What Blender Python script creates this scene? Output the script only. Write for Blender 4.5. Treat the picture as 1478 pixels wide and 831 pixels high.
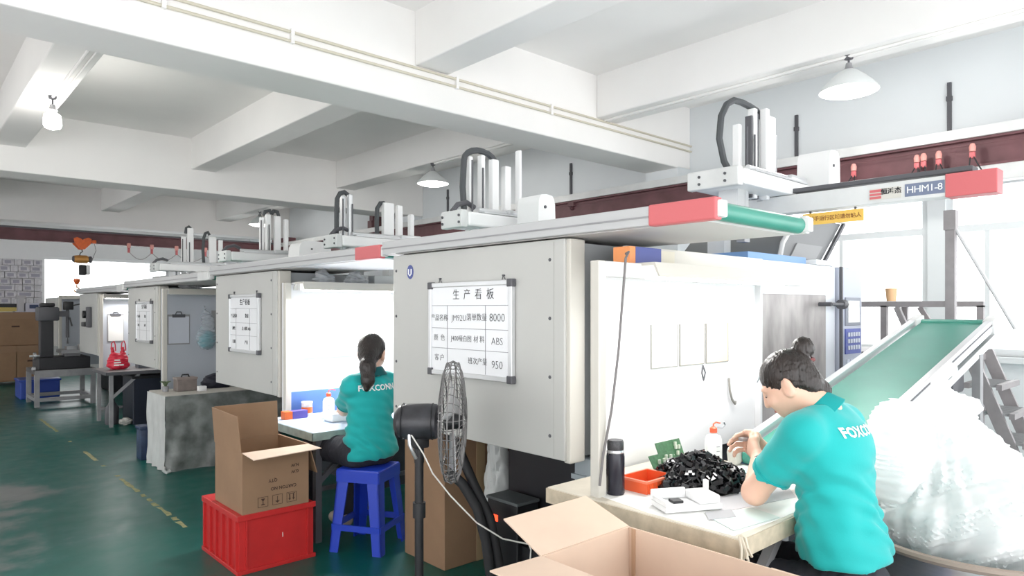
import bpy, bmesh, math, random
import numpy as np
from mathutils import Vector, Matrix
from mathutils.bvhtree import BVHTree

SC = bpy.context.scene
for _o in list(bpy.data.objects):
    bpy.data.objects.remove(_o)
COL = SC.collection
R = math.radians

# ---------------------------------------------------------------- camera
cam_d = bpy.data.cameras.new('camera')
cam = bpy.data.objects.new('camera', cam_d); COL.objects.link(cam)
cam_d.sensor_width = 36.0
cam_d.lens = 982.0 / 1478.0 * 36.0
cam_d.shift_y = 29.5 / 1478.0
cam_d.clip_start = 0.05
cam.location = (0, 0, 1.4)
cam.rotation_euler = (R(90), 0, -math.atan2(897.0, 982.0))
SC.camera = cam

# ---------------------------------------------------------------- sky, exposure
W = bpy.data.worlds.new('bright_overcast_sky'); SC.world = W
W.use_nodes = True
W.node_tree.nodes['Background'].inputs[0].default_value = (0.97, 0.985, 1.0, 1)
W.node_tree.nodes['Background'].inputs[1].default_value = 2.75
SC.view_settings.view_transform = 'Standard'
SC.view_settings.look = 'None'
SC.view_settings.gamma = 1.0
SC.view_settings.exposure = 0.5
SC.view_settings.use_curve_mapping = False
SC.cycles.use_denoising = True
SC.cycles.max_bounces = 10
SC.cycles.diffuse_bounces = 6

def area_light(name, loc, rot, sx, sy, power, color=(1, 1, 1), parent=None):
    d = bpy.data.lights.new(name, 'AREA'); d.shape = 'RECTANGLE'
    d.size = sx; d.size_y = sy; d.energy = power; d.color = color
    o = bpy.data.objects.new(name, d); COL.objects.link(o)
    o.location = loc; o.rotation_euler = rot
    if parent: o.parent = parent
    return o

# ---------------------------------------------------------------- materials
MATS = {}
def mat(name, col, rough=0.5, metal=0.0, var=0.0, scale=8.0, bump=0.0, bscale=60.0, trans=0.0,
        alpha=1.0, emit=None, estr=0.0, stretch=None, spec=None, sss=0.0, sheen=0.0, coat=0.0):
    if name in MATS: return MATS[name]
    m = bpy.data.materials.new(name); m.use_nodes = True
    nt = m.node_tree; b = nt.nodes['Principled BSDF']
    c = (col[0], col[1], col[2], 1)
    b.inputs['Base Color'].default_value = c
    b.inputs['Roughness'].default_value = rough
    b.inputs['Metallic'].default_value = metal
    b.inputs['Transmission Weight'].default_value = trans
    b.inputs['Alpha'].default_value = alpha
    if spec is not None: b.inputs['Specular IOR Level'].default_value = spec
    if sss: b.inputs['Subsurface Weight'].default_value = sss; b.inputs['Subsurface Radius'].default_value = (.02, .008, .004)
    if sheen: b.inputs['Sheen Weight'].default_value = sheen
    if coat: b.inputs['Coat Weight'].default_value = coat
    if emit: b.inputs['Emission Color'].default_value = (*emit, 1); b.inputs['Emission Strength'].default_value = estr
    if var or bump:
        tc = nt.nodes.new('ShaderNodeTexCoord')
        mp = nt.nodes.new('ShaderNodeMapping')
        nt.links.new(tc.outputs['Object'], mp.inputs[0])
        if stretch: mp.inputs['Scale'].default_value = stretch
    if var:
        n = nt.nodes.new('ShaderNodeTexNoise'); n.inputs['Scale'].default_value = scale; n.inputs['Detail'].default_value = 5
        nt.links.new(mp.outputs[0], n.inputs['Vector'])
        r = nt.nodes.new('ShaderNodeValToRGB')
        r.color_ramp.elements[0].position = 0.3; r.color_ramp.elements[1].position = 0.7
        r.color_ramp.elements[0].color = tuple(max(0, v * (1 - var)) for v in col) + (1,)
        r.color_ramp.elements[1].color = tuple(min(1, v * (1 + var * .6)) for v in col) + (1,)
        nt.links.new(n.outputs['Fac'], r.inputs[0]); nt.links.new(r.outputs[0], b.inputs['Base Color'])
    if bump:
        n2 = nt.nodes.new('ShaderNodeTexNoise'); n2.inputs['Scale'].default_value = bscale; n2.inputs['Detail'].default_value = 4
        nt.links.new(mp.outputs[0], n2.inputs['Vector'])
        bp = nt.nodes.new('ShaderNodeBump'); bp.inputs['Strength'].default_value = bump; bp.inputs['Distance'].default_value = 0.01
        nt.links.new(n2.outputs['Fac'], bp.inputs['Height']); nt.links.new(bp.outputs[0], b.inputs['Normal'])
    MATS[name] = m
    return m

def floor_material():
    m = bpy.data.materials.new('green_epoxy_floor'); m.use_nodes = True
    nt = m.node_tree; b = nt.nodes['Principled BSDF']; L = nt.links.new
    tc = nt.nodes.new('ShaderNodeTexCoord')
    n1 = nt.nodes.new('ShaderNodeTexNoise'); n1.inputs['Scale'].default_value = 0.9; n1.inputs['Detail'].default_value = 8; n1.inputs['Roughness'].default_value = .62
    L(tc.outputs['Object'], n1.inputs['Vector'])
    # foot traffic down the middle of the aisle has worn the paint to grey
    sx = nt.nodes.new('ShaderNodeSeparateXYZ'); L(tc.outputs['Object'], sx.inputs[0])
    mr = nt.nodes.new('ShaderNodeMapRange'); mr.inputs[1].default_value = 1.35; mr.inputs[2].default_value = 0.35
    mr.inputs[3].default_value = -0.13; mr.inputs[4].default_value = 0.17
    L(sx.outputs[0], mr.inputs[0])
    ad = nt.nodes.new('ShaderNodeMath'); ad.operation = 'ADD'; L(n1.outputs['Fac'], ad.inputs[0]); L(mr.outputs[0], ad.inputs[1])
    r = nt.nodes.new('ShaderNodeValToRGB'); e = r.color_ramp.elements
    e[0].position = .50; e[0].color = (0.002, 0.105, 0.085, 1)
    e[1].position = .66; e[1].color = (0.19, 0.20, 0.195, 1)
    k = r.color_ramp.elements.new(.57); k.color = (0.012, 0.115, 0.10, 1)
    L(ad.outputs[0], r.inputs[0])
    # unseen far half of the aisle: pale concrete tone added to bounce light upward
    bounce_floor = nt.nodes.new('ShaderNodeMapRange'); bounce_floor.inputs[1].default_value = .25; bounce_floor.inputs[2].default_value = -.05; L(sx.outputs[0], bounce_floor.inputs[0])
    mc = nt.nodes.new('ShaderNodeMixRGB'); L(bounce_floor.outputs[0], mc.inputs[0]); L(r.outputs[0], mc.inputs[1]); mc.inputs[2].default_value = (.62, .61, .59, 1)
    r = mc
    n2 = nt.nodes.new('ShaderNodeTexNoise'); n2.inputs['Scale'].default_value = 7; n2.inputs['Detail'].default_value = 6
    L(tc.outputs['Object'], n2.inputs['Vector'])
    mx = nt.nodes.new('ShaderNodeMixRGB'); mx.blend_type = 'MULTIPLY'; mx.inputs[0].default_value = .35
    L(r.outputs[0], mx.inputs[1]); L(n2.outputs['Fac'], mx.inputs[2])
    L(mx.outputs[0], b.inputs['Base Color'])
    r2 = nt.nodes.new('ShaderNodeMapRange'); r2.inputs[3].default_value = .22; r2.inputs[4].default_value = .46
    L(n2.outputs['Fac'], r2.inputs[0]); L(r2.outputs[0], b.inputs['Roughness'])
    return m

def film_material(name, col, clear, rough=.25, tl=.5):
    """thin plastic film: part see-through, part diffuse and translucent"""
    m = bpy.data.materials.new(name); m.use_nodes = True
    nt = m.node_tree; L = nt.links.new
    b = nt.nodes['Principled BSDF']; out = nt.nodes['Material Output']
    b.inputs['Base Color'].default_value = (*col, 1); b.inputs['Roughness'].default_value = rough
    t = nt.nodes.new('ShaderNodeBsdfTranslucent'); t.inputs[0].default_value = (*col, 1)
    m1 = nt.nodes.new('ShaderNodeMixShader'); m1.inputs[0].default_value = tl
    L(b.outputs[0], m1.inputs[1]); L(t.outputs[0], m1.inputs[2])
    tr = nt.nodes.new('ShaderNodeBsdfTransparent'); tr.inputs[0].default_value = (*[min(1, c * 1.05) for c in col], 1)
    m2 = nt.nodes.new('ShaderNodeMixShader'); m2.inputs[0].default_value = clear
    L(m1.outputs[0], m2.inputs[1]); L(tr.outputs[0], m2.inputs[2]); L(m2.outputs[0], out.inputs[0])
    return m

M_CEIL = mat('white_ceiling_paint', (.87, .855, .84), .85, var=.05, scale=.8)
M_WALLR = mat('pale_blue_wall_paint', (.76, .79, .81), .8, var=.05, scale=.6)
M_WALLB = mat('white_wall_paint', (.86, .86, .86), .85)
M_FLOOR = floor_material()
M_PANEL = mat('ivory_sheet_metal', (.50, .50, .48), .42, var=.05, scale=1.5)
M_TRIM = mat('cream_trim', (.57, .55, .50), .5)
M_BODY = mat('machine_grey', (.42, .44, .45), .5, var=.06, scale=3)
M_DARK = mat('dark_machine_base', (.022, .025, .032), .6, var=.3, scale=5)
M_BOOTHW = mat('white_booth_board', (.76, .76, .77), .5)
M_BOOTHDIM = mat('dimmed_booth_board', (.50, .53, .58), .5)  # booth board with dimness and blue skylight put into its colour
M_WHITE = mat('white_enamel', (.82, .82, .82), .35)
M_OFFW = mat('aged_white_enamel', (.66, .665, .66), .4, var=.08, scale=6)
M_STEEL = mat('brushed_steel', (.62, .63, .65), .3, metal=.85, var=.12, scale=4, stretch=(1, 1, 14))
M_ALU = mat('aluminium', (.66, .67, .68), .35, metal=.6)
M_BLACK = mat('black_plastic', (.012, .012, .014), .45)
M_BLACKP = mat('black_rubber', (.02, .02, .022), .7)
M_DGREY = mat('dark_grey_metal', (.09, .09, .1), .5)
M_GREY = mat('grey_painted_steel', (.30, .30, .31), .5, var=.15, scale=9)
M_RED = mat('signal_red_plastic', (.58, .13, .14), .45)
M_CRANE = mat('oxide_red_steel', (.15, .062, .07), .6, var=.25, scale=5)
M_ORANGE = mat('orange_enamel', (.75, .13, .02), .45, var=.12, scale=20)
M_BELT = mat('green_belt', (.045, .25, .19), .36, var=.12, scale=3)
M_BLUEM = mat('machine_blue', (.16, .30, .56), .45)
M_NAVY = mat('navy_panel', (.03, .05, .12), .5)
M_BLUE = mat('blue_plastic', (.012, .045, .46), .35)
M_CARTON = mat('brown_cardboard', (.28, .17, .10), .85, var=.10, scale=5, bump=.05, bscale=30)
M_CARTONL = mat('pale_cardboard', (.68, .52, .41), .85, var=.07, scale=5, bump=.04, bscale=30)
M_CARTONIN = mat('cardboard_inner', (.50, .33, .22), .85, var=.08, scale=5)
M_CRATE = mat('red_crate_plastic', (.50, .022, .022), .42, var=.08, scale=12)
M_PAPER = mat('white_paper', (.82, .82, .80), .8)
M_INK = mat('black_ink', (.02, .02, .025), .7)
M_INKB = mat('brown_box_print', (.06, .03, .02), .8)
M_TUBE = mat('lit_fluorescent_tube', (1, 1, 1), .4, emit=(1, .98, .95), estr=14)
M_BULB = mat('lit_bulb', (1, 1, 1), .4, emit=(1, .98, .94), estr=25)
M_YELLOW = mat('yellow_sign', (.80, .50, .10), .5)
M_LINE = mat('yellow_floor_paint', (.30, .29, .14), .7, var=.3, scale=30)
M_SKIN = mat('skin', (.70, .44, .33), .5, sss=.08, var=.04, scale=15)
M_SHIRT = mat('teal_polo_cotton', (.0, .36, .355), .8, var=.05, scale=12, bump=.06, bscale=260, sheen=.2)
M_PANTS = mat('black_trousers', (.022, .023, .032), .8, var=.1, scale=20)
M_HAIR = mat('black_hair', (.018, .012, .010), .38, var=.45, scale=45, bump=.5, bscale=90, stretch=(1, 1, .12))
M_BAGW = film_material('milky_polythene', (.94, .95, .95), .05, .3, .45)
M_BAGC = film_material('clear_polythene', (.86, .88, .90), .62, .15, .3)

# ---------------------------------------------------------------- mesh builder
class B:
    def __init__(s): s.bm = bmesh.new()
    def _xf(s, vs, M):
        bmesh.ops.transform(s.bm, matrix=M, verts=vs)
    def box(s, x0, x1, y0, y1, z0, z1, bev=0.0, M=None):
        g = bmesh.ops.create_cube(s.bm, size=1.0); vs = g['verts']
        s._xf(vs, Matrix.Translation(((x0+x1)/2, (y0+y1)/2, (z0+z1)/2)) @ Matrix.Diagonal((abs(x1-x0), abs(y1-y0), abs(z1-z0), 1)))
        if bev > 0:
            es = list({e for v in vs for e in v.link_edges})
            r = bmesh.ops.bevel(s.bm, geom=es, offset=bev, segments=2, affect='EDGES', profile=.5)
            vs = list({v for f in r['faces'] for v in f.verts} | {v for v in vs if v.is_valid})
            # gather the whole island
            st = list(vs); seen = set(vs)
            while st:
                v = st.pop()
                for e in v.link_edges:
                    o = e.other_vert(v)
                    if o not in seen: seen.add(o); st.append(o)
            vs = list(seen)
        if M is not None: s._xf(vs, M)
        return s
    def bar(s, p0, p1, w, h=None, up=(0, 0, 1), bev=0.0):
        """rectangular bar from p0 to p1, section w (side) by h (up)"""
        h = h or w
        p0, p1 = Vector(p0), Vector(p1); d = p1 - p0; L = d.length; d.normalize()
        u = Vector(up)
        if abs(d.dot(u)) > .98: u = Vector((0, 1, 0))
        sd = d.cross(u).normalized(); u = sd.cross(d).normalized()
        M = Matrix((( d.x, sd.x, u.x, p0.x), (d.y, sd.y, u.y, p0.y), (d.z, sd.z, u.z, p0.z), (0, 0, 0, 1)))
        return s.box(0, L, -w/2, w/2, -h/2, h/2, bev, M)
    def cyl(s, p0, p1, r0, r1=None, seg=16, cap=True):
        r1 = r0 if r1 is None else r1
        p0, p1 = Vector(p0), Vector(p1); d = p1 - p0
        q = Vector((0, 0, 1)).rotation_difference(d.normalized()).to_matrix().to_4x4()
        g = bmesh.ops.create_cone(s.bm, cap_ends=cap, segments=seg, radius1=r0, radius2=max(r1, 1e-5), depth=d.length)
        s._xf(g['verts'], Matrix.Translation((p0 + p1) / 2) @ q)
        return s
    def tube(s, pts, r, seg=8, closed=False):
        pts = [Vector(p) for p in pts]; n = len(pts); rings = []
        prev = None
        for i, p in enumerate(pts):
            if closed: t = (pts[(i+1) % n] - pts[i-1]).normalized()
            else: t = (pts[min(i+1, n-1)] - pts[max(i-1, 0)]).normalized()
            if prev is None:
                a = Vector((0, 0, 1)) if abs(t.z) < .9 else Vector((1, 0, 0))
                nx = t.cross(a).normalized()
            else:
                nx = (prev - t * prev.dot(t)).normalized()
            prev = nx; ny = t.cross(nx)
            rr = r[i] if isinstance(r, (list, tuple)) else r
            rings.append([s.bm.verts.new(p + nx * rr * math.cos(2*math.pi*k/seg) + ny * rr * math.sin(2*math.pi*k/seg)) for k in range(seg)])
        m = n if closed else n - 1
        for i in range(m):
            a, b = rings[i], rings[(i+1) % n]
            for k in range(seg):
                s.bm.faces.new((a[k], a[(k+1) % seg], b[(k+1) % seg], b[k]))
        if not closed:
            s.bm.faces.new(list(reversed(rings[0]))); s.bm.faces.new(rings[-1])
        return s
    def lathe(s, prof, c=(0, 0, 0), seg=24, axis='z'):
        rings = []
        for (r, z) in prof:
            ring = []
            for k in range(seg):
                a = 2*math.pi*k/seg
                if axis == 'z': v = (c[0]+r*math.cos(a), c[1]+r*math.sin(a), c[2]+z)
                elif axis == 'x': v = (c[0]+z, c[1]+r*math.cos(a), c[2]+r*math.sin(a))
                else: v = (c[0]+r*math.sin(a), c[1]+z, c[2]+r*math.cos(a))
                ring.append(s.bm.verts.new(v))
            rings.append(ring)
        for a, b in zip(rings, rings[1:]):
            for k in range(seg):
                s.bm.faces.new((a[k], a[(k+1) % seg], b[(k+1) % seg], b[k]))
        if prof[0][0] > 1e-6: s.bm.faces.new(list(reversed(rings[0])))
        if prof[-1][0] > 1e-6: s.bm.faces.new(rings[-1])
        bmesh.ops.remove_doubles(s.bm, verts=[v for rg in rings for v in rg], dist=1e-5)
        return s
    def prism(s, poly, a0, a1, axis='y'):
        """extrude a 2-D polygon (x,z)/(y,z)/(x,y) along the axis from a0 to a1"""
        def P(u, v, a):
            return {'y': (u, a, v), 'x': (a, u, v), 'z': (u, v, a)}[axis]
        A = [s.bm.verts.new(P(u, v, a0)) for u, v in poly]; Bv = [s.bm.verts.new(P(u, v, a1)) for u, v in poly]
        n = len(poly)
        for i in range(n):
            s.bm.faces.new((A[i], A[(i+1) % n], Bv[(i+1) % n], Bv[i]))
        s.bm.faces.new(list(reversed(A))); s.bm.faces.new(Bv)
        bmesh.ops.recalc_face_normals(s.bm, faces=s.bm.faces[:])
        return s
    def slab(s, quad, th):
        """four corner points -> plate of the given thickness"""
        q = [Vector(p) for p in quad]; n = (q[1]-q[0]).cross(q[3]-q[0]).normalized() * th
        A = [s.bm.verts.new(p) for p in q]; C = [s.bm.verts.new(p - n) for p in q]
        s.bm.faces.new(A); s.bm.faces.new(list(reversed(C)))
        for i in range(4): s.bm.faces.new((A[(i+1) % 4], A[i], C[i], C[(i+1) % 4]))
        return s

def smooth_mesh(me, ang=40):
    me.shade_smooth() if hasattr(me, 'shade_smooth') else None
    try: me.set_sharp_from_angle(angle=R(ang))
    except Exception: pass

ORG = {}
def _link(name, me, material, parent, smooth):
    o = bpy.data.objects.new(name, me); COL.objects.link(o)
    if material is not None and not me.materials: me.materials.append(material)
    if parent is not None: o.parent = parent
    if smooth: smooth_mesh(me)
    return o
def part(parent, name, b, material, world=True, smooth=True, label=None, kind=None):
    """a mesh part of a thing; b is built in world coordinates unless world=False"""
    me = bpy.data.meshes.new(name)
    if isinstance(b, B):
        b.bm.to_mesh(me); b.bm.free()
    else: me = b
    if world and parent is not None:
        me.transform(Matrix.Translation(-ORG[parent.name]))
    o = _link(name, me, material, parent, smooth)
    ORG[o.name] = ORG[parent.name].copy() if parent is not None else Vector((0, 0, 0))
    if label: o['label'] = label
    if kind: o['kind'] = kind
    return o
def thing(name, label, cat, loc=(0, 0, 0), group=None):
    o = bpy.data.objects.new(name, None); COL.objects.link(o)
    o.location = loc; o.empty_display_size = .1
    o['label'] = label; o['category'] = cat
    if group: o['group'] = group
    ORG[o.name] = Vector(loc)
    return o
def solo(name, b, material, label, cat, loc=(0, 0, 0), group=None, world=True, smooth=True, kind=None):
    """a thing that is a single mesh"""
    if isinstance(b, B):
        me = bpy.data.meshes.new(name); b.bm.to_mesh(me); b.bm.free()
    else: me = b
    if world: me.transform(Matrix.Translation(-Vector(loc)))
    o = _link(name, me, material, None, smooth); o.location = loc
    o['label'] = label; o['category'] = cat
    if group: o['group'] = group
    if kind: o['kind'] = kind
    ORG[o.name] = Vector(loc)
    return o
def struct(name, b, material, smooth=False):
    me = bpy.data.meshes.new(name); b.bm.to_mesh(me); b.bm.free()
    o = _link(name, me, material, None, smooth); o['kind'] = 'structure'
    ORG[o.name] = Vector((0, 0, 0))
    return o
def copy_part(src, parent, loc=None):
    c = src.copy(); COL.objects.link(c); c.parent = parent
    if loc is not None: c.location = loc
    return c
def bx(*a, **k): return B().box(*a, **k)

def text_mesh(s, size, origin, right, up, depth=.0006, align='CENTER', bold=0.0, space=1.0):
    cu = bpy.data.curves.new('lettering', 'FONT'); cu.body = s; cu.size = size
    cu.align_x = align; cu.align_y = 'CENTER'; cu.extrude = depth; cu.offset = bold; cu.resolution_u = 2
    cu.space_character = space
    o = bpy.data.objects.new('lettering', cu); COL.objects.link(o)
    dg = bpy.context.evaluated_depsgraph_get()
    me = bpy.data.meshes.new_from_object(o.evaluated_get(dg))
    bpy.data.objects.remove(o)
    r, u = Vector(right).normalized(), Vector(up).normalized(); n = r.cross(u)
    M = Matrix(((r.x, u.x, n.x, origin[0]), (r.y, u.y, n.y, origin[1]), (r.z, u.z, n.z, origin[2]), (0, 0, 0, 1)))
    me.materials.clear()
    me.transform(M)
    return me
def merge_meshes(ms):
    bm = bmesh.new()
    for m in ms: bm.from_mesh(m)
    me = bpy.data.meshes.new('lettering'); bm.to_mesh(me); bm.free()
    return me

# ---------------------------------------------------------------- signed distance modelling (bodies, hair, bags)
def sdf_mesh(prims, vox=.006, k=.02, disp=None, cuts=()):
    """prims: ('c',a,b,ra,rb[,k]) tapered capsule | ('e',centre,radii,rotmatrix|None[,k]) ellipsoid ; cuts: same prims, subtracted"""
    def bounds(p):
        if p[0] == 'c':
            r = max(p[3], p[4]); a, b = np.array(p[1]), np.array(p[2])
            return np.minimum(a, b) - r, np.maximum(a, b) + r
        r = max(p[2]); c = np.array(p[1]); return c - r, c + r
    lo = np.min([bounds(p)[0] for p in prims], 0) - 4*vox - .01
    hi = np.max([bounds(p)[1] for p in prims], 0) + 4*vox + .01
    n = np.ceil((hi - lo) / vox).astype(int) + 1
    D = np.full(n, .2, np.float32)
    ax = [lo[i] + vox * np.arange(n[i]) for i in range(3)]
    def dist(p, X, Y, Z):
        if p[0] == 'c':
            a, b = np.array(p[1], float), np.array(p[2], float); d = b - a; L2 = max((d*d).sum(), 1e-12)
            t = np.clip(((X-a[0])*d[0] + (Y-a[1])*d[1] + (Z-a[2])*d[2]) / L2, 0, 1)
            return np.sqrt((X-a[0]-t*d[0])**2 + (Y-a[1]-t*d[1])**2 + (Z-a[2]-t*d[2])**2) - (p[3] + (p[4]-p[3])*t)
        c = p[1]; r = p[2]; x, y, z = X-c[0], Y-c[1], Z-c[2]
        if p[3] is not None:
            m = p[3]
            x, y, z = (m[0][0]*x+m[1][0]*y+m[2][0]*z, m[0][1]*x+m[1][1]*y+m[2][1]*z, m[0][2]*x+m[1][2]*y+m[2][2]*z)
        k0 = np.sqrt((x/r[0])**2 + (y/r[1])**2 + (z/r[2])**2); k1 = np.sqrt((x/r[0]**2)**2 + (y/r[1]**2)**2 + (z/r[2]**2)**2)
        return k0 * (k0 - 1) / np.maximum(k1, 1e-6)
    def block(p, m):
        a, b = bounds(p)
        i0 = np.maximum(0, np.floor((a - m - lo) / vox).astype(int)); i1 = np.minimum(n, np.ceil((b + m - lo) / vox).astype(int) + 1)
        sl = tuple(slice(i0[i], i1[i]) for i in range(3))
        X, Y, Z = np.meshgrid(ax[0][sl[0]], ax[1][sl[1]], ax[2][sl[2]], indexing='ij', sparse=True)
        return sl, X, Y, Z
    for p in prims:
        kk = p[-1] if (p[0] == 'c' and len(p) > 5) or (p[0] == 'e' and len(p) > 4) else k
        sl, X, Y, Z = block(p, kk + 3*vox)
        d = dist(p, X, Y, Z).astype(np.float32); o = D[sl]
        h = np.clip(.5 + .5*(o - d)/kk, 0, 1)
        D[sl] = o*(1-h) + d*h - kk*h*(1-h)
    for p in cuts:
        sl, X, Y, Z = block(p, 3*vox)
        D[sl] = np.maximum(D[sl], -dist(p, X, Y, Z).astype(np.float32))
    if disp is not None:
        X, Y, Z = np.meshgrid(*ax, indexing='ij', sparse=True)
        D = D + disp(X, Y, Z).astype(np.float32)
    S = D < 0
    c = np.zeros(tuple(n - 1), np.int8)
    for i in (0, 1):
        for j in (0, 1):
            for l in (0, 1):
                c += S[i:n[0]-1+i, j:n[1]-1+j, l:n[2]-1+l]
    act = (c > 0) & (c < 8)
    idx = np.full(act.shape, -1, np.int64); ii = np.argwhere(act); idx[act] = np.arange(len(ii))
    acc = np.zeros((len(ii), 3)); cnt = np.zeros(len(ii))
    corner = [(i, j, l) for i in (0, 1) for j in (0, 1) for l in (0, 1)]
    val = {q: D[ii[:, 0]+q[0], ii[:, 1]+q[1], ii[:, 2]+q[2]] for q in corner}
    for q in corner:
        for a in range(3):
            if q[a] == 0:
                q2 = list(q); q2[a] = 1; q2 = tuple(q2)
                v0, v1 = val[q], val[q2]; m = (v0 < 0) != (v1 < 0)
                t = np.where(m, v0 / np.where(m, v0 - v1, 1), 0)
                pos = np.tile(np.array(q, float), (len(ii), 1)); pos[:, a] += t
                acc[m] += pos[m]; cnt[m] += 1
    V = lo + vox * (ii + acc / np.maximum(cnt, 1)[:, None])
    F = []
    for a in range(3):
        b_, c_ = (a+1) % 3, (a+2) % 3
        s0 = [slice(None)]*3; s1 = [slice(None)]*3; s0[a] = slice(0, -1); s1[a] = slice(1, None)
        A, Bq = S[tuple(s0)], S[tuple(s1)]
        e = np.argwhere(A != Bq)
        ok = (e[:, b_] > 0) & (e[:, c_] > 0) & (e[:, b_] < n[b_]-1) & (e[:, c_] < n[c_]-1); e = e[ok]
        inside = A[e[:, 0], e[:, 1], e[:, 2]]
        def at(db, dc):
            q = e.copy(); q[:, b_] += db; q[:, c_] += dc; return idx[q[:, 0], q[:, 1], q[:, 2]]
        f = np.stack([at(-1, -1), at(0, -1), at(0, 0), at(-1, 0)], 1)
        f[~inside] = f[~inside][:, ::-1]
        F.append(f)
    F = np.concatenate(F)
    F = F[(F >= 0).all(1)]
    me = bpy.data.meshes.new('surface')
    me.vertices.add(len(V)); me.vertices.foreach_set('co', V.astype(np.float32).ravel())
    me.loops.add(F.size); me.loops.foreach_set('vertex_index', F.astype(np.int32).ravel())
    me.polygons.add(len(F)); me.polygons.foreach_set('loop_start', np.arange(0, F.size, 4, dtype=np.int32))
    me.polygons.foreach_set('loop_total', np.full(len(F), 4, np.int32))
    me.update(calc_edges=True); me.validate()
    me.shade_smooth()
    return me
def rotm(rx=0, ry=0, rz=0):
    return [list(r) for r in (Matrix.Rotation(rz, 3, 'Z') @ Matrix.Rotation(ry, 3, 'Y') @ Matrix.Rotation(rx, 3, 'X'))]
rnd = random.Random(7)

# ================================================================ THE ROOM
XR, YB, XL = 6.8, 17.4, -4.6
floor = struct('floor', bx(XL-.2, XR+.2, -1.0, YB+.2, -.1, 0), M_FLOOR)
# worn yellow aisle marking: short leftover strips
for (y0, y1, dx) in ((4.62, 4.78, 0), (4.82, 4.90, .004), (4.96, 5.22, 0), (5.26, 5.36, -.004), (5.42, 5.5, .004), (5.58, 5.66, 0), (5.76, 6.3, 0),
                     (6.4, 6.45, .004), (6.9, 6.94, 0), (7.2, 7.75, .004), (8.4, 8.46, 0), (9.2, 10.4, .004)):
    b = B()
    n = max(2, int((y1-y0)/.05)); L_ = []; R_ = []
    for i in range(n+1):
        y = y0 + (y1-y0)*i/n
        L_.append((1.383+dx+rnd.uniform(-.008, .006), y)); R_.append((1.412+dx+rnd.uniform(-.008, .008), y))
    b.prism(R_ + L_[::-1], 0.0, .0015, 'z')
    part(floor, 'floor_line', b, M_LINE)

ceiling = struct('ceiling', bx(XL-.2, XR+.2, -5, YB+.2, 3.7, 3.85), M_CEIL)
def haunch(b, x0, x1, y0, y1, z0, z1): b.box(x0, x1, y0, y1, z0, z1, .012)
for (y0, y1) in ((-1.0, -.5), (4.40, 4.86), (9.72, 10.24), (15.05, 15.5)):
    part(ceiling, 'main_beam', bx(XL, XR, y0, y1, 2.985, 3.72, .012), M_CEIL, smooth=False)
for x0 in (-3.45, -1.3, .85, 3.0, 5.15):
    for (y0, y1) in ((-5, -1.0), (-.5, 4.40), (4.86, 9.72), (10.24, 15.05), (15.5, YB)):
        part(ceiling, 'cross_beam', bx(x0, x0+.32, y0, y1, 3.28, 3.72, .012), M_CEIL, smooth=False)
# conduits on the near beam face and under the cross beams
for z in (3.262, 3.20):
    part(ceiling, 'conduit', B().cyl((XL, 4.388, z), (XR, 4.388, z), .011, seg=8), mat('aged_conduit', (.60, .56, .46), .6))
for (x, y0, y1) in ((5.25, -5, 2.05), (5.25, 2.05, 4.38), (5.19, 4.87, 7.2), (5.25, 10.25, 13.0), (1.06, 4.87, 7.2)):
    part(ceiling, 'conduit', B().cyl((x, y0, 3.27), (x, y1, 3.27), .012, seg=8).cyl((x+.05, y0, 3.27), (x+.05, y1, 3.27), .008, seg=8), M_CEIL)
for x in (1.2, 2.0, 3.4, 4.5):
    part(ceiling, 'conduit_clip', bx(x-.012, x+.012, 4.372, 4.4, 3.185, 3.28), M_CEIL)

# right wall with a window band under the crane rail
WZ0, WZ1 = 1.0, 2.50
wall_right = struct('wall_right', B().box(XR, XR+.2, -5, YB, 0, WZ0).box(XR, XR+.2, -5, YB, WZ1, 3.7)
                    .box(XR, XR+.2, 3.5, YB, WZ0, WZ1).box(XR, XR+.2, -5, -4, WZ0, WZ1), M_WALLR)
for y in (4.62, 9.98, 15.27):
    part(wall_right, 'wall_column', bx(XR-.25, XR, y-.22, y+.22, 0, 3.0), M_WALLR, smooth=False)
M_FRAME = mat('window_frame_paint', (.74, .77, .78), .5)
M_GLASS = film_material('window_glass', (.95, .97, .98), .97, .05, .0)
for i, (ya, yb) in enumerate(((1.98, 3.5), (-.1, 1.84), (-2.1, -.24), (-4.0, -2.24))):
    w = struct('window_%d' % (i+1), B().box(XR+.05, XR+.11, ya, yb, WZ1-.06, WZ1).box(XR+.05, XR+.11, ya, yb, WZ0, WZ0+.06)
               .box(XR+.05, XR+.11, ya, ya+.05, WZ0, WZ1).box(XR+.05, XR+.11, yb-.05, yb, WZ0, WZ1), M_FRAME)
    part(w, 'transom', bx(XR+.05, XR+.11, ya+.05, yb-.05, 2.06, 2.12), M_FRAME, smooth=False)
    ym = yb - .30 if i == 1 else (ya+yb)/2
    part(w, 'mullion', bx(XR+.055, XR+.10, ym-.018, ym+.018, WZ0+.06, 2.06), M_FRAME, smooth=False)
    for (a, c, z0, z1) in ((ya+.05, yb-.05, 2.12, WZ1-.06), (ya+.05, ym-.018, WZ0+.06, 2.06), (ym+.018, yb-.05, WZ0+.06, 2.06)):
        part(w, 'pane', bx(XR+.075, XR+.08, a, c, z0, z1), M_GLASS, smooth=False)
for (a, c) in ((1.84, 1.98), (-.24, -.1), (-2.24, -2.1)):
    part(wall_right, 'window_pier', bx(XR+.02, XR+.16, a, c, WZ0, WZ1), M_FRAME, smooth=False)
part(wall_right, 'window_sill', bx(XR-.06, XR+.12, -4.0, 3.5, WZ0-.05, WZ0), M_FRAME, smooth=False)

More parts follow.
